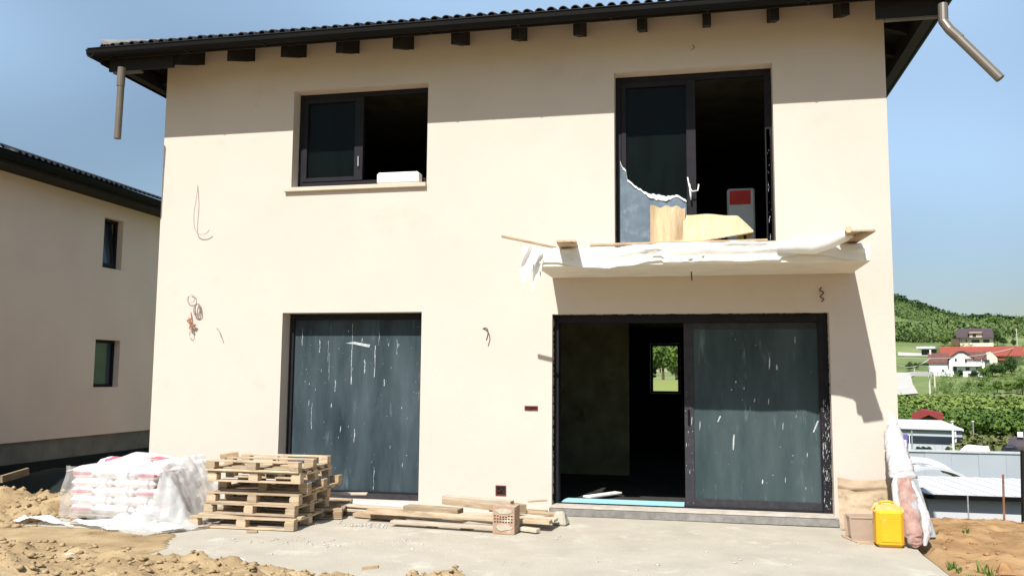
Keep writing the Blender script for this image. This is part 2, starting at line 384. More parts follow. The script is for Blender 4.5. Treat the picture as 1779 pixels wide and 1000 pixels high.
# ================================================================== THE HOUSE
def wall(mb, u0, u1, z0, z1, holes, d0, d1, axis='y', sgn=1):
    """wall panel with rectangular holes; outer face at d0, inner face at d1"""
    P = (lambda u, d, z: (u, d, z)) if axis == 'y' else (lambda u, d, z: (d, u, z))
    us = sorted({u0, u1, *[h[0] for h in holes], *[h[1] for h in holes]}); zs = sorted({z0, z1, *[h[2] for h in holes], *[h[3] for h in holes]})
    for a, b in zip(us, us[1:]):
        for c, d in zip(zs, zs[1:]):
            if any(h[0]-1e-6 <= a and b <= h[1]+1e-6 and h[2]-1e-6 <= c and d <= h[3]+1e-6 for h in holes): continue
            for q in (d0, d1): mb.add([P(a,q,c), P(b,q,c), P(b,q,d), P(a,q,d)], [(0,1,2,3)])
    for h in holes:
        a, b, c, d = h
        for s, e in (((a,c),(a,d)), ((b,c),(b,d)), ((a,c),(b,c)), ((a,d),(b,d))):
            mb.add([P(s[0],d0,s[1]), P(e[0],d0,e[1]), P(e[0],d1,e[1]), P(s[0],d1,s[1])], [(0,1,2,3)])
    for s, e in (((u0,z0),(u0,z1)), ((u1,z0),(u1,z1)), ((u0,z0),(u1,z0)), ((u0,z1),(u1,z1))):
        mb.add([P(s[0],d0,s[1]), P(e[0],d0,e[1]), P(e[0],d1,e[1]), P(s[0],d1,s[1])], [(0,1,2,3)])
    return mb
XL, XR, YB, ZT = -6.585, 1.955, 8.6, 5.62
GW = (-4.885, -3.145, .07, 2.235); PD = (-1.62, 1.315, 0.0, 2.195); W1 = (-4.83, -3.115, 3.75, 4.955); BD = (-.92, .80, 2.80, 4.925)
BW = (-.98, -.40, 1.19, 2.18)
house = thing('house', 'cream rendered two-storey house under construction with dark eaves, filling the picture', 'house', (-2.3, 4, 0))
part('front_wall', wall(MB(), XL, XR, -.3, ZT, [GW, PD, W1, BD], 0, .30), stucco, house)
part('side_wall', wall(MB(), .301, YB, -3.6, ZT, [], XR-.002, XR-.30, 'x'), stucco, house)
part('side_wall', wall(MB(), .301, YB, -1.9, ZT, [], XL+.002, XL+.30, 'x'), stucco, house)
part('back_wall', wall(MB(), XL+.302, XR-.302, -3.6, ZT, [BW], YB-.001, YB-.3), stucco, house)
# dim shell of the rooms
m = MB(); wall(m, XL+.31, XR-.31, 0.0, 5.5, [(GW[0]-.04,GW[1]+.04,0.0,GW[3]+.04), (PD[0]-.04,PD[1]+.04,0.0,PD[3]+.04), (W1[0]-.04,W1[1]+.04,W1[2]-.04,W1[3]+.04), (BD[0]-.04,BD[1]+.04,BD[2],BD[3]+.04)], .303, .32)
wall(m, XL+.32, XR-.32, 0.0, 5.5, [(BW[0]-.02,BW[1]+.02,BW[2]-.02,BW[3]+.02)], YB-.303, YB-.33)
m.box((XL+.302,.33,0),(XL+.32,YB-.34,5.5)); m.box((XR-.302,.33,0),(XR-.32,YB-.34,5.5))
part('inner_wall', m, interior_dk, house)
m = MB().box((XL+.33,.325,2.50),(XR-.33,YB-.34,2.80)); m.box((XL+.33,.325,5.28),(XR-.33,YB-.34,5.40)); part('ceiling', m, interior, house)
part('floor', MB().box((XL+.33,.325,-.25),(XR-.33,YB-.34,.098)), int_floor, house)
pw_m = mat('raw_plaster_partition', (.15,.15,.085), .95, .35, 3, dirt=((.02,.02,.015), 5, .62))
for a_, b_ in (((-2.6,3.2,.1),(-1.02,3.35,2.5)), ((-.2,5.6,.1),(1.5,5.7,2.5)), ((-3.0,.33,2.8),(-2.88,5,5.28))): part('partition_wall', MB().box(a_, b_), pw_m, house)
part('foundation', MB().box((XL-.0,.02,-.9),(XL-.03,YB,.16)), conc_grey, house)

def rect_frame(mb, x0, x1, z0, z1, t, y0, y1, tb=None, tt=None, tl=None, tr=None):
    tb = tb or t; tt = tt or t; tl = tl or t; tr = tr or t
    mb.box((x0,y0,z0),(x0+tl,y1,z1)); mb.box((x1-tr,y0,z0),(x1,y1,z1))
    mb.box((x0+tl,y0,z0),(x1-tr,y1,z0+tb)); mb.box((x0+tl,y0,z1-tt),(x1-tr,y1,z1)); return mb
run_m = mat('thin_plaster_run', (.40,.42,.42), .8, .35, 30)
def splashes(name, parent, x0, x1, z0, z1, y, n, seed, lo=.004, hi=.02, big=0):
    r = random.Random(seed); m = MB()
    for i in range(n):
        cx = r.uniform(x0, x1); cz = z0+(z1-z0)*r.random()**.8; ww = lo*(.35+1.3*r.random()**2.5); hh = ww*r.choice([1, 1.3, 1.2, 3.5, 7, 11]) 
        hh = min(hh, .13)
        k = 7; pts = []
        for j in range(k):
            a = 2*math.pi*j/k; q = r.uniform(.6, 1.2); pts.append((cx+math.cos(a)*ww*q + math.sin(a)*hh*.06, cz+math.sin(a)*hh*q))
        m.prism(pts, 'y', y, y-.0025)
    o = part(name, m, run_m, parent, kind='stuff'); return o

# ground-floor fixed window on the left
f = part('window', rect_frame(MB(), GW[0]+.012, GW[1]-.003, GW[2]+.002, GW[3]-.003, .05, .19, .26, tb=.085, tt=.07), frame_m, house, bevel=.003, label='large fixed ground floor window with white plaster runs on its dusty glass')
part('pane', MB().box((GW[0]+.06,.222,GW[2]+.085),(GW[1]-.053,.232,GW[3]-.073)), glass_dirty, f)
part('bottom_rail', MB().box((GW[0]+.013,.170,.075),(GW[1]-.004,.189,.135)), frame_dusty_lit, f)
part('sill', MB().box((GW[0]+.003,-.02,.02),(GW[1]-.003,.168,.068)), mat('sill_white', (.62,.62,.60), .8), f)
splashes('plaster_splash', f, GW[0]+.1, GW[1]-.08, .3, 2.1, .221, 110, 3, .003, .008)
m = MB()
for (px, y0, y1, wd) in ((613,562,668,.012),(556,590,612,.012),(571,592,628,.006),(652,600,655,.011),(634,625,648,.014),(583,660,680,.01),(668,658,670,.012),(542,700,745,.008),(616,745,768,.013),(573,613,660,.006),(650,810,850,.007),(526,570,600,.008),(659,575,600,.006),(690,590,615,.006)):
    p0 = onY(px, y0, .221); p1 = onY(px, y1, .221); n = 7
    for s in range(n):
        za = p0[2]+(p1[2]-p0[2])*s/n; zb = p0[2]+(p1[2]-p0[2])*(s+.95)/n; j = random.uniform(-.004,.004); q = random.uniform(.3, 1)
        m.add([(p0[0]+j-wd*q/2,.2185,za),(p0[0]+j+wd*q/2,.2185,za),(p0[0]+j+wd*q*.4,.2185,zb),(p0[0]+j-wd*q*.4,.2185,zb)], [(0,1,2,3)])
p0 = onY(600,596,.2185); p1 = onY(643,600,.2185)
m.add([(p0[0],.217,p0[2]),(p0[0]+.12,.217,p0[2]+.018),(p1[0],.217,p1[2]+.012),(p1[0]-.01,.217,p1[2]-.022),(p0[0]+.1,.217,p0[2]-.008)], [(0,4,3,2,1)])
part('plaster_run', m, run_m, f, kind='stuff')

# patio door: left half open, right half sliding leaf
f = part('patio_door', rect_frame(MB(), PD[0]+.003, PD[1]-.003, .095, PD[3]-.003, .07, .14, .28, tb=.03, tt=.085, tl=.05, tr=.09), frame_m, house, bevel=.003, label='wide sliding patio door, left half standing open')
SL = (-.185, 1.225, .125, 2.105)
s_ = part('door_leaf', rect_frame(MB(), *SL, .085, .185, .225, tb=.085, tt=.07, tl=.10, tr=.012), frame_dusty_lit, f, bevel=.002)
part('pane', MB().box((SL[0]+.10,.200,SL[2]+.085),(SL[1]-.012,.210,SL[3]-.07)), glass_dirty2, f)
part('handle', MB().box((SL[0]+.035,.160,1.0),(SL[0]+.055,.184,1.16)), blackmetal, f, bevel=.003)
part('threshold', MB().box((PD[0]-.02,-.055,.002),(PD[1]+.035,.139,.088)), mat('threshold_concrete', (.20,.19,.175), .9, .3, 9, .5, 60), f, bevel=.006)
part('track', MB().box((PD[0]+.002,-.06,.0895),(PD[1]+.0,.138,.110)), mat('dusty_track', (.45,.40,.34), .7, .2, 9), f)
splashes('plaster_splash', f, SL[0]+.12, SL[1]-.03, .35, 2.0, .1992, 34, 5, .007)
splashes('plaster_splash', f, 1.232, 1.305, .15, 1.3, .1385, 190, 6, .0026)
splashes('plaster_splash', f, SL[0]+.005, SL[0]+.09, .15, 1.35, .1835, 30, 8, .003)
m = MB()
for (px, y0, y1, dx) in ((1246,722,732,.03),(1412,730,750,.05)):
    p0 = onY(px, y1, .199); p1 = onY(px, y0, .199)
    m.add([(p0[0],.198,p0[2]),(p0[0]+.014,.198,p0[2]),(p1[0]+dx+.012,.198,p1[2]),(p1[0]+dx-.004,.198,p1[2])], [(0,1,2,3)])
part('plaster_run', m, run_m, f, kind='stuff')
# ragged mounting foam around the patio opening
m = MB(); r = random.Random(2)
def rag(fn, a, b, n):
    for i in range(n):
        t0 = a+(b-a)*i/n; t1 = a+(b-a)*(i+1)/n; q = r.uniform(.02,.11) if r.random() < .55 else .012; m.add(fn(t0, t1, q), [(0,1,2,3)])
rag(lambda a, b, q: [(a,.14,PD[3]-.005),(b,.14,PD[3]-.005),(b,.14-q,PD[3]-.005),(a,.14-q,PD[3]-.005)], PD[0], PD[1], 150)
rag(lambda a, b, q: [(PD[0]+.005,.14,a),(PD[0]+.005,.14,b),(PD[0]+.005,.14-q,b),(PD[0]+.005,.14-q,a)], .12, PD[3], 110)
rag(lambda a, b, q: [(PD[1]-.005,.14,a),(PD[1]-.005,.14,b),(PD[1]-.005,.14-q*.6,b),(PD[1]-.005,.14-q*.6,a)], .12, PD[3], 110)
part('sealant', m, blackmem, f, kind='stuff')

# first-floor window, right half open
f = part('window', rect_frame(MB(), W1[0]+.003, W1[1]-.003, W1[2]+.05, W1[3]-.003, .055, .17, .24, tb=.05), frame_m, house, bevel=.003, label='wide first floor window, right half open')
part('sash', rect_frame(MB(), W1[0]+.06, -3.985, W1[2]+.102, W1[3]-.06, .055, .160, .225, tb=.05, tr=.11), frame_m, f, bevel=.003)
part('pane', MB().box((W1[0]+.115,.190,W1[2]+.152),(-4.095,.200,W1[3]-.115)), glass_dark, f)
part('handle', MB().box((-4.04,.135,4.02),(-4.025,.159,4.14)), galv, f, bevel=.002)
part('sill', MB().box((W1[0]-.075,-.045,W1[2]-.052),(W1[1]+.0,.168,W1[2]-.002)), mat('sill_render', (.52,.45,.36), .9, .08, 6), f, bevel=.004)
# balcony door
f = part('balcony_door', rect_frame(MB(), BD[0]+.003, BD[1]-.003, BD[2]+.003, BD[3]-.003, .06, .17, .24, tt=.07, tr=.075), frame_m, house, bevel=.003, label='tall upstairs balcony door, right half open')
part('sash', rect_frame(MB(), BD[0]+.065, -.025, BD[2]+.07, BD[3]-.075, .055, .16, .225, tr=.105, tb=.09), frame_m, f, bevel=.003)
part('pane', MB().box((BD[0]+.12,.190,BD[2]+.16),(-.13,.200,BD[3]-.13)), glass_dark, f)
part('door_leaf', rect_frame(MB(), .735, .765, BD[2]+.07, 4.22, .03, .10, .168), frame_dusty_lit, f)
splashes('plaster_splash', f, .737, .765, 2.9, 4.0, .099, 30, 9, .002)
# torn protective film, lower part of the left leaf
top = [(-.869,3.935),(-.84,3.86),(-.80,3.83),(-.79,3.72),(-.74,3.68),(-.67,3.62),(-.58,3.56),(-.45,3.53),(-.32,3.51),(-.22,3.52),(-.135,3.46)]
cols = []
for i in range(45):
    x = -.869 + (.734)*i/44; zt = float(np.interp(x, [t[0] for t in top], [t[1] for t in top])) + random.uniform(-.008,.008)
    cols.append([(x, .152 - .012*abs(math.sin(x*17+z_*3)) , 2.88 + (zt-2.88)*z_) for z_ in np.linspace(0, 1, 14)])
part('protective_film', MB().grid(np.array(cols)), torn, f, smooth=True)
e = MB()
for i in range(44):
    x, y, z = cols[i][-1]; x2, y2, z2 = cols[i+1][-1]; h0 = .012+.03*max(0, math.sin(i*.16-2.6))+.006*random.random(); h1 = .012+.03*max(0, math.sin((i+1)*.16-2.6))
    e.add([(x,.132,z-h0*1.3),(x2,.132,z2-h1*1.3),(x2,.142,z2+.006),(x,.142,z+.006)], [(0,1,2,3)])
e.tube([(-.12,.13,3.72),(-.10,.10,3.60),(-.07,.09,3.55),(-.01,.09,3.56),(0.0,.10,3.63)], .008, 6)
e.tube([(-.10,.12,3.64),(-.09,.10,3.52),(-.085,.11,3.46)], .011, 6)
part('film_edge', e, plastic, f, smooth=True)

# back window with open sash
f = part('window', rect_frame(MB(), BW[0]+.002, BW[1]-.002, BW[2]+.002, BW[3]-.002, .04, 8.42, 8.5), frame_m, house, label='small window in the far wall seen through the open patio door')
part('sash', rect_frame(MB(), -.36, -.34, BW[2], BW[3], .012, 7.9, 8.27), frame_dusty_lit, f)

# socket boxes let into the facade
def sock(x, z, wd, hh, parent):
    b = part('socket_box', rect_frame(MB(), x-wd/2, x+wd/2, z-hh/2, z+hh/2, .012, -.008, .0), red_m, parent)
    part('box_recess', MB().box((x-wd/2+.012,-.0035,z-hh/2+.012),(x+wd/2-.012,-.001,z+hh/2-.012)), blackmem, b)
    part('wire', MB().tube([(x-wd*.3,-.006,z),(x-wd*.1,-.02,z-.01),(x+wd*.1,-.015,z+.02),(x+wd*.3,-.006,z-.02)], .004, 6), red_m, b)
sock(-1.852, 1.153, .15, .05, house); sock(-2.19, .245, .12, .11, house)

# balcony slab
balc = part('balcony', MB().box((-1.62,-1.0,2.60),(1.56,.0-.003,2.76)), slab_paint, house, bevel=.006)

# ---- eaves and roof
SLOPE = math.tan(R(18.8)); ZS = 5.56      # soffit height at the wall, outer end lower
def zs(d): return ZS - SLOPE*d            # d = distance out from the wall
EL, ER, EF, EB = XL-.50, XR+.46, -.60, YB+.6
roof = part('roof', MB().add([(EL,EF,zs(.60)),(ER,EF,zs(.60)),(ER,EB,zs(.60)),(EL,EB,zs(.60)),
        (EL+4.2,EF+4.2,zs(-3.6)),(ER-4.2,EF+4.2,zs(-3.6)),(ER-4.2,EB-4.2,zs(-3.6)),(EL+4.2,EB-4.2,zs(-3.6))],
        [(0,1,5,4),(1,2,6,5),(2,3,7,6),(3,0,4,7),(4,5,6,7)]), darkwood, house)
for k in range(12):
    xr = -6.064 + k*.6904; 
    m = MB().prism([(-.50,5.20),(-.50,zs(.50)-.004),(-.004,zs(0)-.004),(-.004,5.372)], 'x', xr-.085, xr)
    part('rafter', m, darkwood, roof, bevel=.003)
for k in range(12):
    yr = .35+k*.69
    for (xa, sg, d) in ((XL-.004, -1, .42), (XR+.004, 1, .40)):
        part('rafter', MB().prism([(xa+sg*d,zs(d)-.17),(xa+sg*d,zs(d)-.006),(xa,zs(0)-.006),(xa,zs(0)-.17)], 'y', yr, yr+.085), darkwood, roof)
# boxed corners
part('corner_box', MB().box((-7.03,-.53,5.165),(-6.155,-.495,5.42)), darkwood, roof)
part('corner_box', MB().box((1.775,-.53,5.125),(2.40,-.495,5.42)), darkwood, roof)
part('corner_beam', MB().box((-7.0,-.494,5.22),(-6.90,4,5.38)), darkwood, roof)
part('corner_beam', MB().box((2.27,-.494,5.16),(2.37,4,5.38)), darkwood, roof)
gt = mat('lit_underside', (.10,.095,.08), .7)  # pale strip stands for light on the underside of the corner boards
part('corner_underside', MB().box((-6.98,-.52,5.140),(-6.60,-.46,5.162)), gt, roof)
part('corner_underside', MB().box((1.86,-.515,5.104),(2.36,-.46,5.124)), gt, roof)
# fascia boards and gutters
part('fascia', MB().box((EL,EF-.015,5.285),(ER,EF,5.40)), darkwood, roof)
part('fascia', MB().box((EL-.012,EF,5.235),(EL,EB,5.40)), darkwood, roof)
part('fascia', MB().box((ER,EF,5.235),(ER+.012,EB,5.40)), darkwood, roof)
prof = [(-.617,5.405),(-.617,5.325),(-.64,5.300),(-.675,5.290),(-.705,5.305),(-.725,5.335),(-.73,5.375),(-.74,5.388),(-.735,5.398),(-.715,5.396),(-.71,5.34),(-.68,5.312),(-.64,5.316),(-.63,5.405)]
g = part('gutter', MB().prism(prof, 'x', EL-.10, ER+.10), blackmetal, roof)
for k in range(10): part('bracket', MB().box((-6.9+k*1.0,-.695,5.284),(-6.875+k*1.0,-.62,5.2885)), blackmetal, g)
pl_ = [(EL-.014-(a+.617)*-1, b-.02) for a, b in prof]
part('gutter', MB().prism([(EL-.014+(a+.617), b-.01) for a, b in prof], 'y', EF-.12, EB), blackmetal, roof)
part('gutter', MB().prism([(ER+.014-(a+.617), b-.01) for a, b in prof], 'y', EF-.12, EB), blackmetal, roof)
# rows of barrel tiles: the visible front row as single tiles, the rest of the slopes as one corrugated field
def tile_mesh():
    n = 7; ring = []; L_ = .34
    vs = []; fs = []
    for (y, rad, lift) in ((0,.050,0.0),(L_,.046,.0)):
        for rr_ in (rad, rad-.013):
            for k in range(n+1):
                a = math.pi*k/n; vs.append((math.cos(a)*rr_, y, math.sin(a)*rr_ + y*SLOPE))
    m_ = n+1
    def id(a, b, k): return (a*2+b)*m_+k
    for k in range(n):
        fs += [(id(0,0,k),id(0,0,k+1),id(1,0,k+1),id(1,0,k)), (id(0,1,k),id(1,1,k),id(1,1,k+1),id(0,1,k+1)), (id(0,0,k),id(0,1,k),id(0,1,k+1),id(0,0,k+1)), (id(1,0,k),id(1,0,k+1),id(1,1,k+1),id(1,1,k))]
    return MB().add(vs, fs).mesh('tile', tile_m, True)
tm = tile_mesh(); og = origin(roof)
pitch = .1305; nt_ = int((ER-EL-.1)/pitch)
for k in range(nt_+1):
    link('tile', tm, roof, loc=Vector((EL+.07+k*pitch+random.uniform(-.003,.003), EF-.085+random.uniform(-.006,.006), 5.412+random.uniform(-.003,.003)))-og, rot=(0,0,random.uniform(-.015,.015)))
# corrugated field
def field(P0, U, Vv, W_, H_, tri):
    nu = int(W_/pitch*6); nv = 10; pts = np.zeros((nu, nv, 3))
    for i in range(nu):
        for j in range(nv):
            u = W_*i/(nu-1); v = H_*j/(nv-1); uu = min(max(u, v), W_-v) if tri else u
            p = P0 + U*uu + Vv*v; p = p + np.array([0,0,.045*abs(math.sin(math.pi*u/pitch))]) ; pts[i,j] = p
    return pts
m = MB(); zz = 5.40+.32*SLOPE
m.grid(field(np.array([EL,EF+.25,zz-.015]), np.array([1.,0,0]), np.array([0,1.,SLOPE]), ER-EL, 4.0, True))
m.grid(field(np.array([EL,EB,zz-.09]), np.array([0,-1.,0]), np.array([1.,0,SLOPE]), EB-EF-.25, 4.0, True))
m.grid(field(np.array([ER,EF+.25,zz-.09]), np.array([0,1.,0]), np.array([-1.,0,SLOPE]), EB-EF-.25, 4.0, True))
part('tile_field', m, tile_m, roof, kind='stuff')
# hip caps from the front left and right corners
n = 8; vs = []; fs = []
for (t, rad) in ((0,.085),(.36,.070)):
    for k in range(n+1): a = math.pi*k/n; vs.append((math.cos(a)*rad, t, math.sin(a)*rad + .015))
for k in range(n): fs.append((k, k+1, n+2+k, n+1+k))
fs.append(tuple(range(n+1)))
hip = MB().add(vs, fs).mesh('ridge_tile', tile_cap, True)
for side in (-1, 1):
    for k in range(12):
        t = k*.30; d = t/math.sqrt(2+SLOPE**2); x0 = (EL+.04+d) if side < 0 else (ER-.04-d)
        o = link('ridge_tile', hip, roof, loc=Vector((x0, EF-.04+d, 5.425+d*SLOPE))-og)
        o.rotation_euler = Vector((1 if side < 0 else -1, 1, SLOPE)).to_track_quat('Y', 'Z').to_euler()
# downpipe stubs, unconnected
gp = part('downpipe', MB().tube([onY(212,118,-.68), onY(211,128,-.68), onY(209.5,150,-.68)], .046, 14).tube([onY(210,150,-.68), onY(204,241,-.68)], .040, 14), brownpipe, house, smooth=False, label='short brown downpipe stub hanging from the left corner of the eaves')
part('downpipe', MB().tube([onY(1638,8,-.66), onY(1639,38,-.68), onY(1650,52,-.71), onY(1668,68,-.74)], .046, 14).tube([onY(1665,66,-.74), onY(1738,137,-.86)], .043, 14), brownpipe, house, label='brown downpipe stub sticking out slantwise from the right corner of the eaves')

# cables poking out of the facade
def cable(pts, rad, mt, label, dy=None):
    P = [onY(x, y, -(dy[i] if dy else .015)) for i, (x, y) in enumerate(pts)]
    P[0] = onY(*pts[0], 0.01)
    # smooth (Catmull-Rom)
    Q = []
    for i in range(len(P)-1):
        a = P[max(i-1,0)]; b = P[i]; c = P[i+1]; d = P[min(i+2,len(P)-1)]
        for t in np.linspace(0, 1, 6, endpoint=False): Q.append(.5*((2*b)+(-a+c)*t+(2*a-5*b+4*c-d)*t*t+(-a+3*b-3*c+d)*t**3))
    Q.append(P[-1])
    solo('cable', MB().tube(Q, rad, 6), mt, label, 'cable', smooth=True)
cable([(344,318),(341,345),(337,370),(338,395),(345,406),(357,406),(364,399)], .0045, cablem, 'thin grey cable hooked like a J on the cream wall left of the upper window', [0,.05,.07,.06,.05,.05,.06])
cable([(331,512),(325,518),(328,525),(337,523),(338,514),(331,511)], .0045, cablem, 'small pale cable ring, highest of the wires at mid-height on the left wall', [0,.02,.03,.03,.03,.02])
cable([(343,525),(337,534),(338,546),(344,550),(348,543),(347,530),(342,528),(339,537),(342,547),(347,540),(345,529)], .006, mat('cable_darkgrey', (.2,.18,.16), .6), 'tightly coiled grey cable beside the small pale ring on the left wall', [0,.02,.03,.03,.04,.03,.03,.04,.04,.03,.03])
cable([(332,540),(332,555),(325,556),(331,563),(337,566),(328,552),(334,572),(329,568),(340,565),(334,562)], .007, cableor, 'rust brown knot of wire ends on the left wall', [0,.03,.05,.04,.05,.04,.05,.04,.04,.04])
cable([(332,572),(328,580),(332,586),(336,580),(333,572)], .004, mat('cable_pale', (.5,.47,.42), .6), 'thin pale wire loop under the rust brown knot on the left wall', [0,.02,.03,.02,.02])
cable([(375,569),(380,573),(384,587)], .0045, cablem, 'short bent grey cable end right of the rust brown wire knot', [0,.03,.05])
cable([(838,571),(845,570),(848,578),(845,591)], .007, cabledk, 'dark hook of cable between the ground floor window and the patio door', [0,.03,.05,.05])
cable([(1428,498),(1424,504),(1431,508),(1425,515),(1431,519),(1427,524)], .006, cabledk, 'dark twisted cable end under the balcony near its right end', [0,.02,.03,.03,.03,.03])
cable([(1203,78),(1206,84),(1199,87)], .006, cablem, 'short cable end under the eaves above the balcony door', [0,.03,.04])
solo('cable', MB().tube([onY(1201,472,-.75), onY(1202,487,-.75)], .008, 6), cabledk, 'short dark cable drooping from the underside of the balcony', 'cable')

# ================================================================== LOOSE THINGS ON THE BALCONY AND SILLS
# foam block on the first-floor sill
m = MB().box((-3.735,-.01,W1[2]+.002),(-3.215,.155,W1[2]+.142))
solo('foam_block', m, foam, 'white foam block lying on the sill of the open first floor window', 'foam block', bevel=.022)
# polythene wrapped over the front edge of the balcony
xs = np.linspace(-1.66, 1.50, 150); prof_n = 26; P = np.zeros((150, prof_n, 3))
for i, x in enumerate(xs):
    drop = .150 + .06*float(fbm(np.array(x*1.7), np.array(3.3), 3, 1)) + .03*math.sin(x*5)
    if x < -1.3: drop += .0
    if x < -1.56: drop = .34 + .08*math.sin(x*60)
    if -.35 < x < .75: drop = .150
    puff = .5 + .5*math.sin(x*2.3+1)
    for j in range(prof_n):
        t = j/(prof_n-1)
        if t < .45: y = -.50 - .52*t/.45; z = 2.775
        else:
            y = -1.018 - .008*puff; z = 2.775 - drop*(t-.45)/.55
        wr = float(fbm(np.array(x*1.6+j*.05), np.array(j*.20-x*.5), 4, 2.1)) + .5*abs(float(fbm(np.array(x*4.5+j*.25), np.array(j*.05), 2, 1.6)))
        hump = max(0, math.sin((t-.30)*math.pi/.5)) if .30 < t < .80 else 0
        y -= hump*(.028*puff + .060*max(wr, 0)); z += hump*.030*puff + (.035*wr if t < .5 else .02*wr)
        P[i, j] = (x + .02*wr, y, max(z, 2.768) if t < .42 else z)
sh = solo('polythene_sheet', MB().grid(P), plastic, 'crumpled white polythene sheet wrapped over the front edge of the balcony', 'plastic sheet', smooth=True)
# twisted tail of the sheet rising to the right end
P = []
pts = [(.72,-1.02,2.735),(.90,-1.05,2.755),(1.05,-1.07,2.745),(1.18,-1.12,2.775),(1.30,-1.20,2.81),(1.36,-1.30,2.83)]
solo('polythene_roll', MB().tube(pts, [.05,.075,.08,.07,.055,.045], 12), plastic, 'rolled end of white polythene rising to the boards at the right end of the balcony', 'plastic sheet', smooth=True)
# hanging rag of polythene at the left corner
cols = []
for i in range(14):
    u = i/13; col = []
    for j in range(16):
        v = j/15; x = -1.76 + .20*u + .02*math.sin(v*7+u*5); z = 2.80 - v*(.36 - .20*u + .03*math.sin(i*2.2)); y = -1.04 - .03*math.sin(u*9+v*3) - .02*v
        col.append((x, y, z))
    cols.append(col)
solo('polythene_rag', MB().grid(np.array(cols)), plastic, 'torn white polythene rag hanging from the left corner of the balcony', 'plastic sheet', smooth=True)
# boards on the balcony
def board(a, b, wd, th, mt, label, cat='plank', group=None, roll=0, name='plank', bevel=.003):
    m = MB().beam((0,0,0), Vector(b)-Vector(a), wd, th, roll=roll)
    o = link(name, m.mesh(name, mt, bevel=bevel), None, loc=tuple(a), label=label, cat=cat, group=group); return o
BG = 'boards lying on the balcony'
board((-1.27,-1.30,2.812), (-1.35,-.25,2.80), .19, .028, wood, 'short wide board jutting forward over the left end of the balcony edge', group=BG)
board((-1.98,-1.00,2.925), (-1.42,-1.0,2.795), .035, .022, wood_old, 'thin lath sticking out past the left end of the balcony', group=BG)
board((-1.12,-.62,2.868), (.66,-.66,2.868), .09, .022, wood_old, 'long thin board along the balcony in front of the upstairs door', group=BG)
board((.85,-.55,2.862), (1.28,-.5,2.868), .07, .018, wood_pale, 'thin pale board on the balcony right of the upstairs door', group=BG)
board((-.62,-.20,2.862), (.78,-.22,2.862), .14, .12, wood_pale, 'pale beam under the cardboard on the balcony', group=BG)
board((1.43,-1.45,2.815), (1.35,-.85,2.79), .20, .02, wood, 'lower of the two boards jutting out at the right end of the balcony', group=BG)
board(onY(1508,402,-1.42), onY(1462,424,-.9), .13, .02, wood_old, 'upper board tilted over the right end of the balcony', group=BG, roll=-.25)
solo('cardboard_tube', MB().tube([(1.31,-1.40,2.838),(1.36,-.9,2.825)], .030, 14), cardb, 'cardboard tube end between the boards at the right end of the balcony', 'tube', smooth=False)
# cardboard in the doorway
cols = []
for i in range(16):
    u = i/15; x = -.52 + .37*u; y = -.17 + .035*math.sin(u*8) + .05*u
    zt = 3.36 - .03*u + .012*math.sin(u*19)
    cols.append([(x+.015*v*v*math.sin(u*3), y + .03*v*math.sin(u*5), 2.925+(zt-2.925)*v) for v in np.linspace(0,1,8)])
G_ = np.array(cols); m = MB().grid(G_); m.grid(G_+np.array([0,.008,0]))
solo('cardboard_sheet', m, cardb, 'upright wavy piece of cardboard standing in the upstairs doorway', 'cardboard', smooth=True)
cols = []
for i in range(20):
    u = i/19; x = -.17 + .73*u
    za = 2.945 + .06*u; zb = 3.27 - .035*u - (.16*max(0, (u-.78)/.22)); yy = -.26
    cols.append([(x, yy + .20*v + .01*math.sin(u*9), za + (zb-za)*v + .008*math.sin(u*11+v*4)) for v in np.linspace(0,1,8)])
G_ = np.array(cols); m = MB().grid(G_); m.grid(G_+np.array([0,.008,-.004]))
solo('cardboard_sheet', m, cardb, 'folded cardboard sheet leaning low across the right half of the upstairs doorway', 'cardboard', smooth=True)
m = MB().add([(-.5,-.28,2.93),(.02,-.34,2.93),(.56,-.30,3.02),(.56,-.10,3.05),(-.5,-.10,2.935)], [(0,1,2,3,4)]); m.add([(-.5,-.28,2.922),(.02,-.34,2.922),(.56,-.30,3.012),(.56,-.10,3.042),(-.5,-.10,2.927)], [(4,3,2,1,0)])
solo('cardboard_flap', m, cardb, 'flat cardboard flap under the folded sheet on the balcony', 'cardboard')
# printed bag inside the upstairs room
YBG = 1.15; ba = onY(1264,395,YBG); bb = onY(1311,326,YBG)
t = thing('cement_bag', 'white printed bag with a red top standing inside the upstairs doorway', 'bag', ((ba[0]+bb[0])/2, YBG+.08, 2.802))
m = MB().box((ba[0],YBG,2.802),(bb[0],YBG+.16,bb[2])); part('sack', m, mat('bag_white', (.70,.72,.72), .7, .1, 6), t, bevel=.02)
part('printed_band', MB().box((ba[0]+.03,YBG-.012,bb[2]-.20),(bb[0]-.05,YBG-.004,bb[2]-.03)), mat('bag_red', (.7,.05,.04), .6), t)
part('printed_patch', MB().prism([(ba[0]+.12+x, 3.15+z_) for x, z_ in ((0,0),(.08,-.04),(.14,.04),(.13,.16),(.07,.12),(.04,.20),(0,.1))], 'y', YBG-.010, YBG-.003), mat('bag_yellow', (.7,.5,.06), .6), t)
part('printed_patch', MB().prism([(ba[0]+.18,3.02),(ba[0]+.22,3.02),(ba[0]+.22,3.30),(ba[0]+.19,3.34)], 'y', YBG-.016, YBG-.0105), mat('bag_black', (.02,.02,.02), .6), t)
# blue strip and white lath standing for a patch of sunlight, at the patio door threshold
solo('insulation_strip', MB().box((-1.53,.145,.1185),(-.20,.46,.130)), blue, 'pale blue insulation strip on the floor inside the open patio door', 'insulation')
board((-1.30,.50,.142), (-.98,.98,.142), .11, .02, white_pl, 'short white board standing for a patch of sunlight on the floor inside the patio door', name='board')

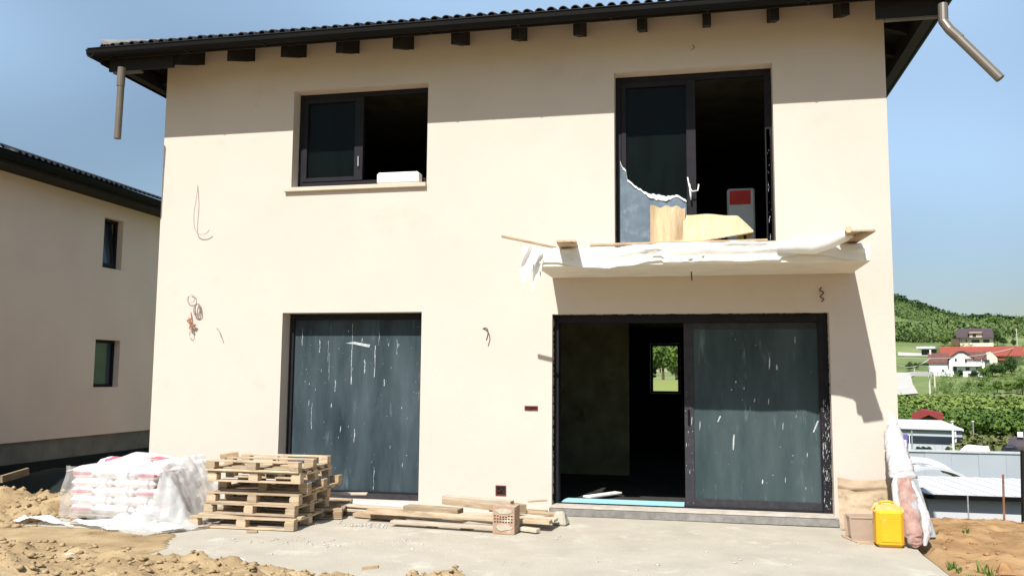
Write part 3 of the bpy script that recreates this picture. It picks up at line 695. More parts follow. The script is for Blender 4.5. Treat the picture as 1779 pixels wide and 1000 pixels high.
# ================================================================== PALLETS
def pallet_proto(W_, D_, H_, mt):
    root = thing('pallet', '', 'pallet'); bt = .016; bl = H_-3*bt
    bx = MB().box((-W_/2,-.045,-bt/2),(W_/2,.045,bt/2)).mesh('deck_board', mt, bevel=.002)
    cr = MB().box((-.045,-D_/2,-bt/2),(.045,D_/2,bt/2)).mesh('cross_board', mt, bevel=.002)
    bk = MB().box((-.05,-.045,-bl/2),(.05,.045,bl/2)).mesh('block', mt, bevel=.003)
    for k, y in enumerate(np.linspace(-D_/2+.045, D_/2-.045, 5)): link('deck_board', bx, root, loc=(random.uniform(-.006,.006), y, H_-bt/2), rot=(0,0,random.uniform(-.008,.008)))
    for x in (-W_/2+.045, 0, W_/2-.045): link('cross_board', cr, root, loc=(x, 0, H_-bt*1.5-.0005))
    for x in (-W_/2+.05, 0, W_/2-.05):
        for y in (-D_/2+.045, 0, D_/2-.045): link('block', bk, root, loc=(x+random.uniform(-.004,.004), y, bt+bl/2))
    for y in (-D_/2+.045, 0, D_/2-.045): link('bottom_board', bx, root, loc=(0, y, bt/2))
    return root
PG = 'pallets stacked in front of the ground floor window'
HP = .106
specs = [ # x-centre, front y, rz, z, flip, label
 (-4.425,-1.66,.03,0,0,'lowest pallet of the stack, wider than the ones above'),
 (-4.415,-1.50,-.02,1,0,'second pallet from the bottom of the stack'),
 (-4.40,-1.49,.015,2,0,'third pallet from the bottom of the stack'),
 (-4.33,-1.38,-.035,3,1,'shaded pallet set back in the middle of the stack, fourth from the bottom'),
 (-4.38,-1.52,.02,4,0,'fifth pallet from the bottom, right under the upturned one'),
 (-4.39,-1.54,.012,5,1,'topmost pallet of the stack, lying upside down with its runners up')]
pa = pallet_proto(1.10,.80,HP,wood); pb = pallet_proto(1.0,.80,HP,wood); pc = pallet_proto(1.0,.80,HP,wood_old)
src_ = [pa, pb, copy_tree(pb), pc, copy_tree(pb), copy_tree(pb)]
for o, (x, yf, rz, k, fl, lab) in zip(src_, specs):
    o.location = (x, yf+.40, .004 + k*(HP+.001) + (HP if fl else 0)); o.rotation_euler = (math.pi if fl else 0, 0, rz); o['label'] = lab; o['group'] = PG
board((-4.93,-1.20,.645),(-4.78,-1.10,.672),.07,.05,wood_old,'dark broken piece of wood on the left corner of the pallet stack', name='wood_piece')
# old low pallet lying behind the stack towards the window
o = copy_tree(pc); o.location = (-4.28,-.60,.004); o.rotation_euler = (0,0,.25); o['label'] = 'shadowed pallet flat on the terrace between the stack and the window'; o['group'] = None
if 'group' in o: del o['group']
board((-4.05,-.45,.20),(-3.62,-.36,.205),.10,.02,wood_pale,'short pale board end sticking out right of the pallet stack')

# ================================================================== BAG STACK
def bag_mesh(lx, ly, lz, seed, mt):
    r = random.Random(seed); nu, nv = 16, 10; V = []; Fc = []
    us = np.linspace(-1, 1, nu); vs_ = np.linspace(-1, 1, nv)
    for sgn in (1, -1):
        for u in us:
            for v in vs_:
                e = (1-abs(u)**6)*(1-abs(v)**6); h = e**.24
                V.append((u*lx/2*(1-.02*v*v), v*ly/2*(1-.03*u*u), lz/2 + sgn*(lz/2*h + .004*h*math.sin(u*5+seed)*math.sin(v*4+seed))))
    n = nu*nv
    for i in range(nu-1):
        for j in range(nv-1):
            a = i*nv+j; Fc.append((a, a+nv, a+nv+1, a+1)); Fc.append((n+a, n+a+1, n+a+nv+1, n+a+nv))
    return MB().add(V, Fc).mesh('bag', mt, True)
bms = [bag_mesh(.47,.292,.096,s,bagm2) for s in range(3)]
bms2 = [bag_mesh(.435,.262,.096,s+5,bagm) for s in range(3)]
BX0, BY0, ly_ = -6.33, -1.68, .088
solo('bag_pallet', MB().box((BX0,BY0+.03,.06),(BX0+1.0,BY0+.1,.08)).box((BX0,BY0+.4,.06),(BX0+1.0,BY0+.5,.08)).box((BX0,BY0+.75,.06),(BX0+1.0,BY0+.82,.08)).box((BX0,BY0+.04,.0),(BX0+.09,BY0+.8,.06)).box((BX0+.46,BY0+.04,.0),(BX0+.56,BY0+.8,.06)).box((BX0+.91,BY0+.04,.0),(BX0+1.0,BY0+.8,.06)),
     wood, 'low pallet under the wrapped stack of white bags', 'pallet')
rows = ['bottom', 'second', 'middle', 'fourth', 'top']
BGR = 'white bags stacked under plastic'
for k in range(5):
    z = .082 + k*ly_
    if k % 2 == 0:
        for c, (x, lab) in enumerate(((BX0+.13,'leftmost red ended bag'), (BX0+.865,'rightmost red ended bag'))):
            for d in range(2):
                o = link('bag', bms2[(k+c+d) % 3], None, loc=(x, BY0+.215+d*.435, z), rot=(random.uniform(-.02,.02), random.uniform(-.02,.02), math.pi/2+random.uniform(-.04,.04)), cat='bag', group=BGR,
                    label=(f'{lab} in the {rows[k]} row of the wrapped stack' if d == 0 else 'white bag at the back of the wrapped stack, hidden behind the front row'))
        for d in range(3):
            link('bag', bms[(k+d) % 3], None, loc=(BX0+.498, BY0+.14+d*.29, z), rot=(random.uniform(-.02,.02), random.uniform(-.02,.02), random.uniform(-.03,.03)+(math.pi if d % 2 else 0)), cat='bag', group=BGR,
                 label=(f'long white bag in the centre of the {rows[k]} row of the wrapped stack' if d == 0 else 'white bag at the back of the wrapped stack, hidden behind the front row'))
    else:
        for c in range(2):
            for d in range(3):
                link('bag', bms[(k+c+d) % 3], None, loc=(BX0+.245+c*.475, BY0+.145+d*.29, z), rot=(random.uniform(-.02,.02), random.uniform(-.02,.02), random.uniform(-.03,.03)), cat='bag', group=BGR,
                 label=(f'long white bag on the {"left" if c == 0 else "right"} of the {rows[k]} row of the wrapped stack' if d == 0 else 'white bag at the back of the wrapped stack, hidden behind the front row'))
# two slumped bags on top give the mound its peak
for c, (x, y, rz, dz) in enumerate(((-6.02,-1.28,.2,0),(-5.66,-1.20,-.5,.0))):
    link('bag', bms2[c], None, loc=(x, y, .082+5*ly_+dz-.01), rot=(.05,.04,rz), cat='bag', group=BGR, label=['loose bag lying on top of the wrapped stack, left','loose bag lying on top of the wrapped stack, right'][c])
# plastic over the top and right side
def sheet(x0, x1, y0, y1, nx, ny, fz, keep=None):
    xs = np.linspace(x0, x1, nx); ys = np.linspace(y0, y1, ny); X, Y = np.meshgrid(xs, ys, indexing='ij'); Z = fz(X, Y); m = MB(); n0 = [(X[i,j],Y[i,j],Z[i,j]) for i in range(nx) for j in range(ny)]
    fs = [(i*ny+j,(i+1)*ny+j,(i+1)*ny+j+1,i*ny+j+1) for i in range(nx-1) for j in range(ny-1) if keep is None or keep(X[i,j]+(xs[1]-xs[0])/2, Y[i,j]+(ys[1]-ys[0])/2)]
    used = sorted({k for f_ in fs for k in f_}); mp_ = {k: q for q, k in enumerate(used)}
    m.add([n0[k] for k in used], [tuple(mp_[k] for k in f_) for f_ in fs]); return m
ss = lambda t: np.clip(t, 0, 1)**2*(3-2*np.clip(t, 0, 1))
def ridged(X, Y, s): return 1-np.abs(fbm(X, Y, 3, s))*3.2
def top_z(X, Y):
    top = .555 + .10*np.exp(-((X+5.88)/.26)**2-((Y+1.15)/.3)**2) + .018*ridged(X, Y, 2.6)*1.0
    edge = np.clip((np.minimum(np.minimum(X-BX0+.03, BX0+1.03-X), Y-BY0+.03))/.10, 0, 1)
    return top - .05*(1-edge)
solo('plastic_cover', sheet(BX0-.03, BX0+1.03, BY0-.03, BY0+.90, 60, 50, top_z), wrap, 'clear plastic cover stretched over the top of the stacked bags', 'plastic sheet', smooth=True)
def side_z(X, Y):
    # falls from the stack's right edge to the ground, folded
    fold = .10*fbm(X*1.0+3, Y*1.0, 3, 3.2)
    t = (X-(BX0+.92)+fold*.7)/(.52+.1*np.sin(Y*6))
    z = .54*(1-ss(t)) + .02
    z = z*np.where(Y < BY0+.04, .80*ss((Y-(BY0-.16+.06*np.sin(X*7)))/.20)+.20*ss((Y-(BY0-.44+.07*np.sin(X*9)))/.16), 1)
    return z + (.028*ridged(X+1, Y, 2.8)+.030*ridged(X*1.6+9, Y*.5+X*.5, 4.6)+.024*ridged(X, Y, 8.5))*np.clip(z*6, .25, 1)
def side_keep(x, y):
    return x > BX0+.97 - .9*max(0, (BY0-.10)-y) - .25*max(0, y-BY0-.2) + .05*math.sin(y*14) and (x-BX0-.95)**2/.62**2 + (y-BY0-.22)**2/.80**2 < 1.05+.1*math.sin(x*9+y*7)
solo('plastic_drape', sheet(BX0+.35, BX0+1.62, BY0-.62, BY0+1.0, 90, 90, side_z, side_keep), drapem, 'heap of white plastic film slumped down the right side of the stacked bags', 'plastic sheet', smooth=True)
def gsheet(cx, cy, rx, ry, h, seed, label, name='plastic_scrap', n=60, mt=None, lift=.02):
    def fz(X, Y):
        d = np.sqrt(((X-cx)/rx)**2+((Y-cy)/ry)**2); return np.maximum(H(X, Y), .0)+lift + h*np.clip(1-d*d, 0, 1)*(.35+.65*np.clip(ridged(X+seed, Y, 2.3), 0, 1)) + .012*fbm(X+seed, Y, 3, 8)
    kp = lambda x, y: ((x-cx)/rx)**2+((y-cy)/ry)**2 < .75+.28*math.sin(x*13+seed)+.22*math.sin(y*17+seed*2)
    return solo(name, sheet(cx-rx*1.2, cx+rx*1.2, cy-ry*1.2, cy+ry*1.2, n, n, fz, kp), mt or plastic, label, 'plastic sheet', smooth=True)
P = np.array([[(BX0-.035+.01*math.sin(k*.9)+1.04*u, BY0-.045-.02*math.sin(u*17+v*5)-.015*math.sin(u*41-v*9)-.05*(1-v)**2, .06+.50*v) for v in np.linspace(0,1,18)] for k, u in enumerate(np.linspace(0,1,60))])
solo('clear_film', MB().grid(P), film_thin, 'thin clear film hanging in front of the stacked bags', 'plastic sheet', smooth=True)
gsheet(-5.72, -1.86, .48, .17, .15, 1, 'bunched white film lying along the foot of the stacked bags', 'plastic_film')
gsheet(-5.10, -1.95, .30, .15, .07, 4, 'flat white film spread on the terrace in front of the pallets', 'plastic_film')
gsheet(-6.50, -1.88, .26, .15, .09, 7, 'pale film blown over the soil left of the stacked bags', 'plastic_film')
gsheet(-6.02, -2.05, .055, .05, .03, 2, 'small torn white scrap on the soil in front of the stacked bags', n=16)
gsheet(-5.55, -2.09, .10, .05, .03, 9, 'crumpled grey white scrap in front of the bunched film', n=20)
gsheet(-3.60, -3.15, .055, .05, .035, 3, 'white scrap of film in the loose soil in front of the terrace', n=16, lift=.05)
gsheet(-4.95, -3.35, .06, .035, .02, 5, 'tiny white scrap at the bottom edge of the loose soil', n=14, lift=.05)

# ================================================================== PLANKS IN FRONT OF THE WALL
TG = 'planks piled between the window and the patio door'
def pl(a, za, b, zb, wd, th, mt, label, roll=0):
    A = onZ(a[0], a[1], za); B = onZ(b[0], b[1], zb); return board(A, B, wd, th, mt, label, group=TG, roll=roll)
pl((636,887),.10,(957,906),.085,.15,.035,wood,'long plank across the front of the pile')
pl((681,905),.045,(872,917),.045,.09,.03,wood_pale,'low pale plank lying in front of the long one')
pl((600,884),.06,(760,893),.06,.13,.025,wood_pale,'pale plank at the left end of the pile')
pl((588,876),.10,(706,883),.10,.12,.02,wood_pale,'whitish plank reaching furthest left in the pile')
pl((706,880),.13,(800,887),.13,.14,.05,wood,'short thick timber behind the long plank')
pl((772,869),.20,(893,884),.19,.09,.06,wood,'squared timber on top of the pile, front one')
pl((772,862),.235,(890,872),.225,.10,.035,wood_pale,'squared timber on top of the pile, rear one')
pl((890,880),.16,(908,884),.16,.10,.09,wood_old,'stub of squared timber right of the hollow brick')
pl((905,886),.11,(950,889),.11,.09,.03,wood_old,'short brown board behind the right end of the pile')
pl((918,870),.19,(950,868),.19,.04,.018,wood,'thin stick on top of the right end of the pile')
pl((880,896),.085,(966,903),.075,.16,.03,wood_pale,'broad plank end at the right of the pile')
pl((903,917),.03,(935,921),.03,.07,.035,wood_pale,'small wood offcut on the terrace right of the brick')
pl((744,911),.02,(757,913),.02,.06,.035,wood,'small block under the low pale plank, left one')
pl((802,914),.02,(820,916),.02,.06,.035,wood,'small block under the low pale plank, right one')
pl((850,884),.14,(965,892),.10,.12,.025,wood_old,'brown plank under the stub of squared timber')
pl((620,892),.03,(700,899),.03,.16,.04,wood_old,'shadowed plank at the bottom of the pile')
solo('stone', MB().add([(-1.52,-.66,.0),(-1.36,-.70,0),(-1.33,-.52,0),(-1.5,-.48,0),(-1.50,-.62,.12),(-1.39,-.64,.16),(-1.38,-.54,.10),(-1.48,-.52,.14)],[(0,1,5,4),(1,2,6,5),(2,3,7,6),(3,0,4,7),(4,5,6,7),(0,3,2,1)]), concrete, 'pale lump of rubble at the right end of the planks', 'stone', bevel=.02)

# hollow clay brick standing on end
bk = thing('hollow_brick', 'hollow clay brick standing on end in front of the planks', 'brick', (-1.87,-1.17,0.002), -.05)
BW_, BD_, BH_ = .215, .20, .255
m = MB()
holes = []
for r_ in range(3):
    for c in range(7):
        a = -BW_/2+.012+c*.0278; z = .105+r_*.028 - (.008 if 1 < c < 5 and r_ == 2 else 0); holes.append((a, a+.018, z, z+.013))
wall(m, -BW_/2, BW_/2, 0, BH_, holes, -BD_/2, -BD_/2+.03)
m.box((-BW_/2,-BD_/2+.0302,0),(BW_/2,BD_/2,BH_))
part('clay_body', m, brickm, bk, world=False)
m2 = MB()
for i, (cx, cz, s, sz) in enumerate(((.0,.065,.085,.028),(.0,.215,.095,.025))):
    k = 11; pts = [(cx+math.cos(2*math.pi*j/k)*s*random.uniform(.8,1.1), cz+math.sin(2*math.pi*j/k)*sz*random.uniform(.7,1.3)) for j in range(k)]
    m2.prism(pts, 'y', -BD_/2-.005, -BD_/2+.001)
part('mortar', m2, mat('mortar', (.42,.37,.30), .95, .15, 20, .6, 60), bk, world=False)

# ================================================================== RIGHT CORNER
# kraft paper taped to the foot of the wall
cols = []
for i in range(40):
    u = i/39; x = 1.345+.60*u; col = []
    for j in range(30):
        v = j/29; zt = .50-.03*u - .02*math.sin(u*5); z = .0 + zt*v
        out = .03 + .16*(1-v)**2 + .035*float(fbm(np.array(u*2+v*2.5), np.array(v*3-u*1.2), 3, 1.7))*(1 if v < .85 else .2) + (.03 if v > .80 else 0)*(1-v)*3
        col.append((x + .03*(1-v)*u, -out, z+.004))
    cols.append(col)
solo('kraft_paper', MB().grid(np.array(cols)), kraft, 'wrinkled brown paper hanging at the foot of the wall right of the patio door', 'paper', smooth=True)
# jerrycan
jc = thing('jerrycan', 'yellow plastic jerrycan standing on the terrace corner', 'jerrycan', (1.635,-.985,.003), .03)
def rbox(x0, x1, y0, y1, z0, z1): return MB().box((x0,y0,z0),(x1,y1,z1))
part('body', rbox(-.118,.118,-.09,.09,0,.33), yellow, jc, bevel=.028, world=False)
m = MB().prism([(-.112,.325),(-.095,.362),(-.02,.372),(.05,.372),(.105,.345),(.112,.325)], 'y', -.06, .06); part('shoulder', m, mat('dusty_yellow', (.60,.43,.17), .6, .2, 14, dirt=((.70,.42,.03), 9, .5)), jc, bevel=.012, world=False)
part('handle', MB().tube([(-.075,0,.365),(-.06,0,.392),(.0,0,.398),(.035,0,.392),(.05,0,.37)], .012, 10), yellow, jc, smooth=True, world=False)
part('cap', MB().tube([(.085,0,.35),(.09,0,.385)], .022, 14), mat('cap_pale', (.7,.62,.35), .5), jc, world=False)
part('moulded_panel', MB().box((-.085,-.096,.05),(.085,-.0905,.25)), yellow, jc, bevel=.004, world=False)
# tub behind it with a tray
tb = thing('plastic_tub', 'pale pink see-through plastic tub behind the yellow jerrycan', 'tub', (1.455,-.72,.012), .1)
part('body', MB().prism([(-.105,0),(.105,0),(.12,.20),(-.12,.20)], 'y', -.10, .10), tubm, tb, bevel=.02, world=False)
part('rim', rect_frame(MB(), -.128, .128, -.108, .108, .012, 0, 0), tubm, tb) if False else part('rim', MB().box((-.128,-.11,.20),(.128,.11,.215)), tubm, tb, bevel=.005, world=False)
m = MB().prism([(1.30,-.50),(1.30,-.62),(1.38,-.90),(1.52,-.93),(1.74,-.93),(1.80,-.5)], 'z', .001, .010)
solo('base_sheet', m, kraft, 'thin stained board on the terrace under the tub', 'board')
# long wrapped sacks leaning on the corner of the house
ln = thing('leaning_sacks', 'tall bundle of white and faded pink sacks leaning against the house corner', 'sack', (1.88,-.95,0))
def sackbody(pts, rx, ry, seed, n=30, sub=12):
    P = [Vector(p) for p in pts]; rings = []; m = MB(); tot = (len(P)-1)*sub
    for i in range(tot+1):
        s_ = i/sub; k = min(int(s_), len(P)-2); f_ = s_-k; p = P[k].lerp(P[k+1], f_); a = rx[k]*(1-f_)+rx[k+1]*f_; b = ry[k]*(1-f_)+ry[k+1]*f_
        ring = []
        for j in range(n):
            th = 2*math.pi*j/n; w_ = 1+.34*float(fbm(np.array(math.cos(th)*1.5+seed), np.array(i*.16+math.sin(th)*1.5), 4, 1.8))+.05*abs(float(fbm(np.array(math.cos(th)*2.+seed*3), np.array(i*.42+math.sin(th)*2), 3, 2.2)))
            ring.append((p.x+math.cos(th)*a*w_, p.y+math.sin(th)*b*w_, p.z))
        rings.append(ring)
    vs = [v for r_ in rings for v in r_]; fs = [(i*n+j, i*n+(j+1)%n, (i+1)*n+(j+1)%n, (i+1)*n+j) for i in range(tot) for j in range(n)]
    fs += [tuple(reversed(range(n))), tuple(range(tot*n, tot*n+n))]
    return m.add(vs, fs)
pink = mat('faded_pink_sack', (.25,.125,.10), .75, .1, 7, .8, 20, col2=(.37,.25,.21), dirt=((.33,.33,.335), 3.0, .52), stretch=(2.2,2.2,.8))
whs = mat('woven_white_sack', (.40,.385,.38), .7, .12, 8, .8, 22, dirt=((.30,.29,.285), 5, .56))
part('pink_sack', sackbody([(1.84,-1.05,.012),(1.845,-1.02,.05),(1.84,-.98,.13),(1.835,-.86,.32),(1.85,-.68,.52),(1.86,-.50,.68)], [.02,.07,.098,.105,.08,.06], [.03,.06,.08,.08,.07,.06], 2), pink, ln, smooth=True)
part('white_sack', sackbody([(1.855,-.60,.575),(1.85,-.52,.68),(1.845,-.36,.84),(1.86,-.20,.97),(1.885,-.10,1.04),(1.89,-.06,1.10)], [.118,.112,.102,.082,.052,.02], [.08,.08,.07,.06,.035,.02], 5), whs, ln, smooth=True)
part('white_sheet', sackbody([(1.925,-1.02,.03),(1.955,-.96,.13),(1.955,-.86,.30),(1.935,-.74,.45),(1.91,-.66,.56)], [.02,.045,.05,.04,.02], [.04,.05,.05,.04,.03], 8), whs, ln, smooth=True)
part('white_strip', sackbody([(1.74,-.93,.20),(1.735,-.86,.35),(1.755,-.72,.52),(1.79,-.62,.60)], [.02,.028,.028,.02], [.03,.03,.03,.02], 9), whs, ln, smooth=True)
# rags around the top
part('torn_top', sackbody([(1.875,-.10,1.04),(1.885,-.06,1.12),(1.86,-.05,1.17)], [.05,.03,.006], [.03,.02,.01], 12), wrap, ln, smooth=True)
# dark block behind the sacks, on the side of the house corner
solo('polystyrene_panel', MB().prism([(2.02,-.3),(2.06,-.3),(2.30,-.55),(2.26,-.58)], 'z', .0, .0) if False else MB().beam((2.12,-.42,.0),(2.02,-.05,.62),.10,.03), galv, 'narrow grey board leaning behind the white sacks', 'board')
# weeds
def weed(p, h, n, seed, label, mt=leaf_b):
    r = random.Random(seed); m = MB()
    for i in range(n):
        a = r.uniform(0, 6.28); l_ = h*r.uniform(.2, .6); ln_ = r.uniform(.15, .6)*l_; wd = r.uniform(.003, .007)
        b = Vector((r.uniform(-.03,.03), r.uniform(-.03,.03), 0)); t_ = b+Vector((math.cos(a)*ln_, math.sin(a)*ln_, l_)); q = Vector((-math.sin(a), math.cos(a), 0))*wd; md = b.lerp(t_, .55)+Vector((0,0,l_*.12))
        m.add([b-q*.4, b+q*.4, md+q, md-q, t_], [(0,1,2,3),(3,2,4)])
    z = float(H(np.array(p[0]), np.array(p[1])))
    o = link('weed', m.mesh('weed', mt), None, loc=(p[0], p[1], z-.01), label=label, cat='weed', group='weeds in the bare soil right of the terrace'); return o
for q, (px, py, h, n, lab, mt) in enumerate(((1678,921,.10,26,'small round weed in the middle of the bare soil',leaf_b),(1653,975,.16,34,'leafy weed beside the terrace edge near the bottom',leaf_b),(1706,985,.22,22,'tall dry grass stems at the bottom right of the soil',leaf_c),(1720,992,.20,18,'thin green stems right of the tall dry grass',leaf_c),(1625,925,.09,18,'low weed at the foot of the leaning sacks',leaf_b),(1688,998,.10,28,'weed at the very bottom edge of the soil',leaf_b),(1668,985,.08,22,'low green tuft between the leafy weed and the bottom edge',leaf_c),(1636,985,.05,40,'flat dark tuft growing on the terrace edge',leaf_a))):
    g_ = onZ(px, py, .02); weed((g_[0], g_[1]), h, n, q, lab, mt)
# clods, stones and crumbs
def clods(name, n, fpos, smin, smax, mt, seed, label, cat, flat=.7):
    r = np.random.default_rng(seed); V = []; Fc = []
    base = np.array([(0,0,1),(.9,0,.3),(.28,.85,.3),(-.73,.53,.3),(-.73,-.53,.3),(.28,-.85,.3),(0,0,-.5)]); fcs = [(0,1,2),(0,2,3),(0,3,4),(0,4,5),(0,5,1),(6,2,1),(6,3,2),(6,4,3),(6,5,4),(6,1,5)]
    c = 0
    while c < n:
        p = fpos(r)
        if p is None: continue
        s = smin+(smax-smin)*r.random()**4.5; B = base*(1+r.uniform(-.3,.3,(7,3)))*s*np.array([1,1,flat]); a = r.random()*6.28; Rm = np.array([[math.cos(a),-math.sin(a),0],[math.sin(a),math.cos(a),0],[0,0,1]])
        V.append(B@Rm.T+np.array([p[0],p[1],0])); Fc.append(np.array(fcs)+7*c); c += 1
    V = np.concatenate(V); 
    Z = np.repeat(np.maximum(H(V[3::7,0], V[3::7,1]), np.where((V[3::7,0] > -6.9) & (V[3::7,0] < 1.85) & (V[3::7,1] > -3.6), 0.0, -9)), 7)[:len(V)]
    V[:,2] += Z
    return link(name, fast_mesh(name, V, np.concatenate(Fc), mt), None, label=label, cat=cat, kind='stuff')
def f_front(r):
    x = r.uniform(-6.5, -.8); y = r.uniform(-3.9, -2.75); z = float(H(np.array(x), np.array(y)))
    return (x, y) if z > .012 else None
clods('clods', 1900, f_front, .004, .045, clod_m, 1, 'loose lumps of yellow brown earth in front of the terrace', 'earth')
clods('clods', 2200, lambda r: (r.uniform(-10.5,-6.4), r.uniform(-2.2, .1)), .008, .06, clod_m, 2, 'lumps of earth on the mound left of the stacked bags', 'earth')
soilr = mat('brown_clod', (.22,.115,.05), .97, .25, 12, .4, 60, col2=(.38,.225,.11), spec=.1)
clods('clods', 1500, lambda r: (r.uniform(1.9,6.0), r.uniform(-2.6,2.4)), .005, .035, soilr, 3, 'small clods scattered over the reddish soil right of the terrace', 'earth')
rub = mat('mortar_crumb', (.45,.43,.39), .95, .2, 20)
def f_rub(r):
    q = r.random()
    if q < .3: return (-3.28+r.normal()*.13, -1.12+r.normal()*.07)
    if q < .55: return (-3.5+r.normal()*.35, -2.15+r.normal()*.10)
    if q < .7: return (-2.6+r.normal()*.25, -2.0+r.normal()*.08)
    return (r.uniform(-4.6,1.5), r.uniform(-2.7,-.9))
clods('rubble', 800, f_rub, .003, .024, rub, 4, 'pale mortar crumbs scattered on the concrete terrace', 'rubble', .4)
solo('stone', MB().add(*(lambda b: (b, [(0,1,2),(0,2,3),(0,3,4),(0,4,1),(1,4,3,2)]))([(2.27,-2.0,.13),(2.20,-2.08,.0),(2.36,-2.08,.0),(2.38,-1.93,.0),(2.22,-1.91,.0)])), soilr, 'big brown clod of earth at the lower right of the soil', 'stone', bevel=.02)
g_ = onZ(645, 990, .09); solo('wood_chip', MB().beam((g_[0]-.07,g_[1],.10),(g_[0]+.05,g_[1]+.02,.115),.03,.02), wood_old, 'dark splinter of wood on the loose soil below the rubble', 'wood chip')
g_ = onZ(437, 923, .01); solo('wood_chip', MB().beam((g_[0]-.05,g_[1],.012),(g_[0]+.05,g_[1]+.02,.014),.035,.02), wood_old, 'brown splinter on the terrace in front of the pallets', 'wood chip')

# ================================================================== NEIGHBOUR HOUSE
NX = -12.0
nb = thing('neighbour_house', 'shaded beige two-storey house with dark tiled eaves at the left edge', 'house', (-15,4,0))
NW1 = (onX(180,420,NX)[1], onX(213,420,NX)[1], onX(196,467,NX)[2], onX(196,380,NX)[2]); NW2 = (onX(164,630,NX)[1], onX(207,630,NX)[1], onX(185,672,NX)[2], onX(185,590,NX)[2])
part('side_wall', wall(MB(), -1.5, 12.0, .26, 5.21, [NW1, NW2], NX, NX-.30, 'x'), stucco2, nb)
part('front_wall', MB().box((NX-9,-1.498,.26),(NX-.302,-1.2,5.21)), stucco2, nb)
part('back_wall', MB().box((NX-9,11.7,.26),(NX-.302,11.998,5.21)), stucco2, nb)
part('foundation', MB().box((NX-8.9,-1.47,-2.0),(NX-.045,11.95,.258)), conc_grey, nb)
part('membrane', MB().box((NX-.044,-1.4,-2.0),(NX-.02,12.0,-.13)), blackmem, nb)
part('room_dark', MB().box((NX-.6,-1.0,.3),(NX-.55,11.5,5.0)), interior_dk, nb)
for (h, lab, op) in ((NW1,'upper window of the beige neighbour house, its sash tilted open',1),(NW2,'lower window of the beige neighbour house',0)):
    m = MB(); y0, y1, z0, z1 = h
    def fr(a, b, c, d, t, x0, x1, mm): 
        mm.box((x0,a,c),(x1,a+t,d)); mm.box((x0,b-t,c),(x1,b,d)); mm.box((x0,a+t,c),(x1,b-t,c+t)); mm.box((x0,a+t,d-t),(x1,b-t,d)); return mm
    f = part('window', fr(y0+.003,y1-.003,z0+.003,z1-.003,.06,NX-.20,NX-.13,m), frame_m, nb, label=lab)
    if op:
        sm = fr(y0+.06,y1-.06,z0+.06,z1-.06,.055,-.03,.03,MB()); piv = Vector((NX-.16,0,z0+.06))
        q = Matrix.Rotation(R(-7), 3, 'Y')
        def tilt(mb, base=piv):
            out = []
            for x, y, z in mb.v:
                v = q @ Vector((x, 0, z-base.z)); out.append((base.x+v.x, y, base.z+v.z))
            mb.v = out; return mb
        part('sash', tilt(sm), frame_dusty_lit, f)
        part('pane', tilt(MB().box((-.006,y0+.115,z0+.115),(.006,y1-.115,z1-.115))), glass_n, f)
    else:
        part('pane', MB().box((NX-.17,y0+.063,z0+.063),(NX-.16,y1-.063,z1-.063)), glass_n, f)
nroof = part('roof', MB().add([(NX+.5,-2.1,5.22),(NX+.5,12.6,5.22),(NX-4.7,12.6,7.0),(NX-4.7,-2.1,7.0),(NX-9.6,-2.1,5.22),(NX-9.6,12.6,5.22)], [(0,1,2,3),(3,2,5,4),(0,3,4),(1,5,2),(0,4,5,1)]), darkwood, nb)
part('fascia', MB().box((NX+.50,-2.1,5.04),(NX+.52,12.6,5.22)), darkwood, nroof)
part('gutter', MB().prism([(NX+.522,5.22),(NX+.522,5.12),(NX+.56,5.095),(NX+.60,5.11),(NX+.635,5.16),(NX+.64,5.215)], 'y', -2.1, 12.6), blackmetal, nroof)
part('soffit', MB().box((NX+.002,-1.9,5.04),(NX+.49,12.5,5.07)), darkwood, nroof)
og = origin(nroof)
for k in range(62):
    link('tile', tm, nroof, loc=Vector((NX+.60, 3.0+k*.15, 5.25))-og, rot=(0,0,math.pi/2))
m = MB(); nn = 380; P = np.zeros((nn, 6, 3))
for i in range(nn):
    y = -2.1+14.7*i/(nn-1)
    for j in range(6): P[i,j] = (NX+.30-j*1.0, y, 5.36+j*.34+.04*abs(math.sin(math.pi*y/.15)))
part('tile_field', m.grid(P), tile_m, nroof, kind='stuff')
# things in the hollow
board(onX(2,832,-9.3), onX(49,818,-9.3), .04, .10, wood_old, 'brown plank leaning in the dark gap at the left edge')
cols = []
for i in range(30):
    u = i/29; x = -11.9+3.6*u
    cols.append([(x, 2.3+2.2*v+.2*math.sin(u*5), -.75+.42*math.sin(math.pi*v)*math.exp(-((u-.3)/.3)**2)+.10*float(fbm(np.array(u*4.),np.array(v*4.),3,1))+.35*v) for v in np.linspace(0,1,16)])
solo('tarpaulin', MB().grid(np.array(cols)), mat('black_tarp', (.008,.014,.012), .6, .3, 3, .3, 10), 'black tarpaulin heaped in the dark gap between the two houses', 'tarpaulin', smooth=True)
solo('soil_bank', MB().grid(np.array([[(-11.8+4.9*u, 7.2+2.6*v+.5*u, -.75+.75*v+.06*float(fbm(np.array(u*9.),np.array(v*5.),3,1))) for v in np.linspace(0,1,14)] for u in np.linspace(0,1,50)])), mat('dark_gravel_soil', (.07,.065,.045), .95, .3, 8, .6, 40, col2=(.13,.12,.085)), 'bank of pale gravelly soil at the foot of the neighbour wall', 'soil bank', smooth=True, kind='stuff')

